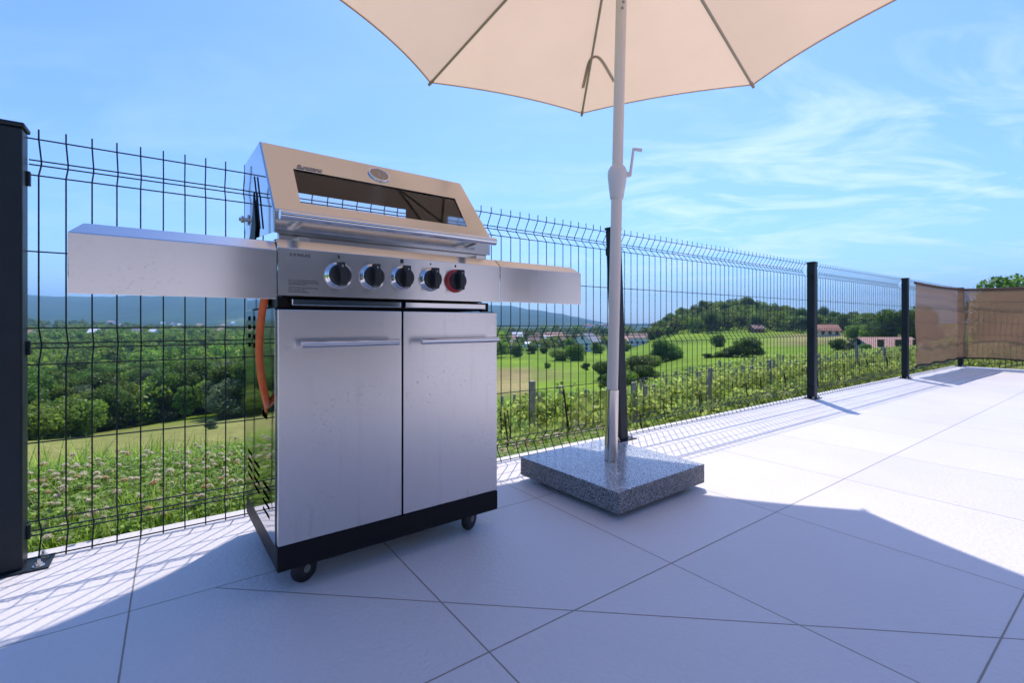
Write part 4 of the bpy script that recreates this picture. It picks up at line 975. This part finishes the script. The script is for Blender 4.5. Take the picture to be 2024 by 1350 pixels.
for i in range(26):
    px = rnd.choice([rnd.uniform(1130, 1206), rnd.uniform(200, 470)]); Y = rnd.uniform(1150, 1500)
    house(px, Y, 11, 11, 6, 4, rnd.uniform(-30, 30), rnd.choice(['pink', 'white', 'pink', 'brown']), 'white', 'tiny far house of the town at the foot of the blue mountains', 'far town houses', wins=0, sink=-4, chimney=False)
for px, Y, w, rf, lab in ((1012, 300, 5, 'pink', 'small pink roofed house under the big white roofed hall'), (1060, 430, 6, 'brown', 'brown roofed house on the village skyline left of the twin pink roofs'),
                       (1165, 400, 6, 'pink', 'pink roofed house on the skyline above the solar roof'), 
                       (1228, 330, 6, 'brown', 'brown roofed house on the skyline right behind the parasol pole'), (1082, 290, 4.5, 'white', 'little white house between garden trees under the twin pink roofs')):
    house(px, Y, w, 6, 2.6, 2.2, rnd.uniform(-30, 30), rf, 'cream', lab, wins=2, sink=.2)
for px, Y, lab in ((1030, 232, 'turquoise pool cover left in the garden below the shed'), (1046, 232, 'turquoise pool cover in the middle of the garden row'), (1066, 236, 'grey turquoise pool cover at the right end of the garden row')):
    p = P(px, Y); b = MB(); b.box((-1.6, -1.5, -.1), (1.6, 1.5, .9)); o = b.build('pool_cover', RM['cyan'], None, bevel=.2, bseg=3); o.location = p; tag(o, lab, 'pool cover', 'garden pool covers')

# ------------------------------------------------------------------ vineyard
VL = leafmat('vine_leaves', (.32, .42, .06), (.52, .58, .15), trans=.55, scale=1.2, rough=.5, spec=.2)
WOODP = simple('weathered_post', (.34, .265, .215), .9, noise=.35, nscale=14, bump=.5, bscale=30)
vrow_dir = F(1, 0) - F(0, 0)
def vzone(x, y):
    px = 1012 + 930*x/y if y > .5 else -1; 
    return 985 < px < 2100 and y < inter([(980, 22), (1100, 22), (1240, 28), (1340, 37), (1460, 44), (1600, 48), (1800, 58), (2100, 62)], px)
rowid = 0; allposts = []
r7 = np.random.RandomState(3)
post_mesh = None
w_ = 3.3
while w_ < 34:
    us = [u for u in np.arange(-10, 62, .25) if vzone(*(F(u, w_)[:2])) and (w_ > 5.4 or u > 4.6-.5*w_)]
    if len(us) > 5:
        u0, u1 = us[0], us[-1]; Ln = u1-u0; near = F((u0+u1)/2, w_).length
        n = int(Ln*(520 if w_ < 6 else 380 if w_ < 12 else 240 if w_ < 20 else 150)); sz = .075 if w_ < 6 else .092 if w_ < 12 else .125 if w_ < 20 else .17
        uu = r7.uniform(u0, u1, n); clump = .5+.5*np.sin(uu*5.2+rowid)*np.sin(uu*1.7+2*rowid); hh = (.12 if w_ < 6 else .35)+(.42 if w_ < 6 else .6)*r7.beta(1.5, 1.8, n)*(.6+.7*clump)
        ww = w_ + r7.normal(size=n)*.17
        C = np.array([[*(F(u, w)[:2]), 0] for u, w in zip(uu, ww)]); C[:, 2] = Hrt(np.hypot(C[:, 0], C[:, 1]), np.arctan2(C[:, 0], C[:, 1])) + hh*1.05
        org = Vector((*(F(u0, w_)[:2]), H(*(F(u0, w_)[:2]))))
        nr_ = np.zeros((n, 3)); nr_[:, 2] = .6; nr_[:, 1] = -.5
        V, Fq = leaf_cloud(C - np.array(org), nr_, sz, r7, aspect=.9)
        ti = (.35+.95*r7.rand(n)**.8)*(.7+.45*clump)
        e = empty('vine_row', 'row of grapevines with bright leaves on the slope beyond the fence', 'grapevine row', org, 0, 'vine rows of the vineyard')
        tint = np.repeat(ti, 4)[:, None]*np.ones(3); mb = MB(); u = u0
        while u < u1:
            q0 = F(u, w_); z = H(q0.x, q0.y); b0 = Vector((q0.x, q0.y, z)) - org
            mb.tube([b0 - Vector((0, 0, .1)), b0 + Vector((.03, .02, .35)), b0 + Vector((-.02, 0, .75))], [.015, .012, .008], 5, caps=False); u += 1.1
        if mb.f:
            sv = np.array(mb.v); sf = np.array([f for f in mb.f if len(f) == 4])
            Fq = np.concatenate([Fq, sf + len(V)]); V = np.concatenate([V, sv]); tint = np.concatenate([tint, np.ones((len(sv), 3))*np.array([.28, .14, .5])])
        npmesh('foliage', V, Fq, VL, e, tint)
        u = u0 + r7.uniform(0, 2)
        while u < u1 and w_ > 5.4:
            allposts.append((u, w_)); u += (3.0 if w_ < 14 else 4.2)*r7.uniform(.8, 1.2)
        rowid += 1
    w_ += 1.7
allposts.sort(key=lambda p: F(*p).length)
for i, (u, w) in enumerate(allposts[:95]):
    q0 = F(u, w-.16); z = H(q0.x, q0.y)
    if post_mesh is None:
        b = MB(); b.tube([(0, 0, -.3), (.01, 0, .5), (0, .01, 1.22)], [.062, .060, .056], 9, smooth=False)
        o = b.build('vineyard_post', WOODP, None, bevel=.006); post_mesh = o.data; p0_ = o
    else: o = p0_.copy(); COL.objects.link(o)
    o.location = (q0.x, q0.y, z); o.rotation_euler = (R(r7.normal()*3), R(r7.normal()*3), r7.uniform(0, 6)); o.scale = (1, 1, r7.uniform(.85, 1.1))
    tag(o, 'weathered wooden post standing in a vine row', 'vineyard post', 'wooden posts of the vineyard')

# ------------------------------------------------------------------ clover and grass beyond the slab
GR = leafmat('grass_blades', (.22, .36, .03), (.40, .50, .08), trans=.5, scale=6, rough=.45, spec=.4)
CL = leafmat('clover_leaves', (.14, .30, .025), (.26, .42, .05), trans=.4, scale=8)
FLW = leafmat('clover_flowers', (.93, .88, .60), (.97, .93, .72), trans=.6, scale=30)
STR = leafmat('dry_stalks', (.42, .33, .17), (.55, .46, .26), trans=.3, scale=10)
r8 = np.random.RandomState(77)
def band_pts(n, u0, u1, w0, w1, powr=1.0):
    u = r8.uniform(u0, u1, n); w = w0 + (w1-w0)*r8.rand(n)**powr
    x = CA*u - SA*w; y = SA*u + CA*w; z = Hrt(np.hypot(x, y), np.arctan2(x, y)); return np.stack([x, y, z], 1), u, w
def blades(n, u0, u1, w0, w1, h0, h1, wd, mat, name, label, powr=1.0, lean=.5):
    Pb, u, w = band_pts(n, u0, u1, w0, w1, powr); h = r8.uniform(h0, h1, n)*(.55+.9*vnoise(Pb[:, 0]*2.2, Pb[:, 1]*2.2, 4)); a = r8.uniform(0, 6.28, n); ln = r8.uniform(.1, lean, n)*h
    d = np.stack([np.cos(a), np.sin(a), np.zeros(n)], 1); s = np.stack([-np.sin(a), np.cos(a), np.zeros(n)], 1)*(wd*(.6+.8*r8.rand(n)))[:, None]
    up = np.array([0, 0, 1.]); Pb = Pb - up*.02
    m = Pb + up*(h*.55)[:, None] + d*(ln*.35)[:, None]; t = Pb + up*h[:, None] + d*ln[:, None]
    V = np.stack([Pb-s, Pb+s, m+s*.8, m-s*.8, t+s*.08, t-s*.08], 1).reshape(-1, 3); i = np.arange(n)*6
    Fq = np.concatenate([np.stack([i, i+1, i+2, i+3], 1), np.stack([i+3, i+2, i+4, i+5], 1)])
    ti = np.repeat(.55+.9*r8.rand(n), 6)[:, None]*np.ones(3)
    o = npmesh(name, V, Fq, mat, None, ti); tag(o, label, 'grass', kind='stuff'); return o
blades(30000, -.9, 3.4, 1.945, 3.1, .05, .17, .0028, GR, 'grass', 'green grass blades growing against the outer slab edge')
blades(16000, -1.5, 5.0, 2.6, 4.6, .08, .26, .0035, GR, 'tall_grass', 'taller grass at the crest behind the clover', lean=.7)
blades(26000, 3.2, 10, 1.945, 4.4, .05, .20, .005, GR, 'verge_grass', 'grass verge between terrace edge and vineyard')
blades(1600, -1.0, 3.2, 2.0, 3.6, .10, .24, .0022, STR, 'dry_grass', 'dry straw coloured stalks among the clover', lean=1.2)
# meadow tufts further down so that the near slope does not look bare
blades(16000, -6, 14, 4.4, 14, .08, .22, .012, GR, 'meadow_grass', 'rough grass on the slope below the terrace', powr=1.4, lean=.8)
# clover leaves
def clover(n, u0, u1, w0, w1):
    Pb, u, w = band_pts(n, u0, u1, w0, w1); Pb[:, 2] += r8.uniform(.02, .13, n); V = []; s = r8.uniform(.008, .014, n); a0 = r8.uniform(0, 6.28, n)
    tilt = r8.normal(size=(n, 2))*.35
    for k in range(3):
        a = a0 + k*2.094; d = np.stack([np.cos(a), np.sin(a), tilt[:, 0]], 1); q = np.stack([-np.sin(a), np.cos(a), tilt[:, 1]], 1)
        V.append(np.stack([Pb, Pb + d*s[:, None]*.8 + q*s[:, None]*.6, Pb + d*s[:, None]*1.55, Pb + d*s[:, None]*.8 - q*s[:, None]*.6], 1))
    V = np.stack(V, 1).reshape(-1, 3); Fq = np.arange(len(V)).reshape(-1, 4); ti = np.repeat(.6+.8*r8.rand(n), 12)[:, None]*np.ones(3)
    o = npmesh('clover', V, Fq, CL, None, ti); tag(o, 'dense clover leaves covering the ground behind the left fence panel', 'clover', kind='stuff')
clover(26000, -.9, 3.0, 1.94, 3.2)
def flowers(n, u0, u1, w0, w1):
    Pb, u, w = band_pts(n, u0, u1, w0, w1, 1.1); hts = r8.uniform(.08, .19, n); Vs = []; Ti = []; Sv = []
    for i in range(n):
        c = Pb[i] + np.array([r8.normal()*.01, r8.normal()*.01, hts[i]]); rr = r8.uniform(.0075, .0135); m = 60
        d = r8.normal(size=(m, 3)); d /= np.linalg.norm(d, axis=1)[:, None]; d[:, 2] = np.abs(d[:, 2])*1.1-.25
        t = np.cross(d, r8.normal(size=(m, 3))); t /= np.linalg.norm(t, axis=1)[:, None]; t *= rr*.28
        C0 = c + d*rr*.35; C1 = c + d*rr*(1.0+.2*r8.rand(m))[:, None]
        Vs.append(np.stack([C0-t*.5, C0+t*.5, C1+t, C1-t], 1).reshape(-1, 3))
        br = r8.rand() < .15; tt = np.ones((m, 3))*(.9+.3*r8.rand(m))[:, None]; low = d[:, 2] < .1
        tt = np.clip(tt, 0, 1); tt[low] *= np.array([.97, .9, .76]); 
        if br: tt *= np.array([.9, .78, .58])
        Ti.append(np.repeat(tt, 4, 0)); s = np.array([.0012, 0, 0]); Sv.append(np.stack([Pb[i]-s, Pb[i]+s, c+s, c-s]))
    V = np.concatenate(Vs); o = npmesh('clover_flowers', V, np.arange(len(V)).reshape(-1, 4), FLW, None, np.concatenate(Ti)); tag(o, 'white clover blossoms scattered behind the left fence panel', 'clover flowers', kind='stuff')
    V = np.concatenate(Sv); npm = npmesh('clover_stems', V, np.arange(len(V)).reshape(-1, 4), GR, o, np.ones((len(V), 3)))
flowers(900, -.75, 2.6, 1.96, 3.0)

# ------------------------------------------------------------------ haze: a closed box of thin air round camera and scene
def haze():
    m = bpy.data.materials.new('haze_air'); m.use_nodes = True; t = m.node_tree; t.nodes.clear()
    v = N(t, 'ShaderNodeVolumePrincipled'); v.inputs['Color'].default_value = (.38, .68, 1, 1); v.inputs['Density'].default_value = .00020; v.inputs['Anisotropy'].default_value = .0
    o = N(t, 'ShaderNodeOutputMaterial'); L(t, v, 0, o, 'Volume')
    b = MB(); b.box((-6900, -6900, -160), (6900, 6900, 420)); h = b.build('haze', m, None); tag(h, 'thin blue summer haze over the valley', 'haze', kind='stuff')
haze()
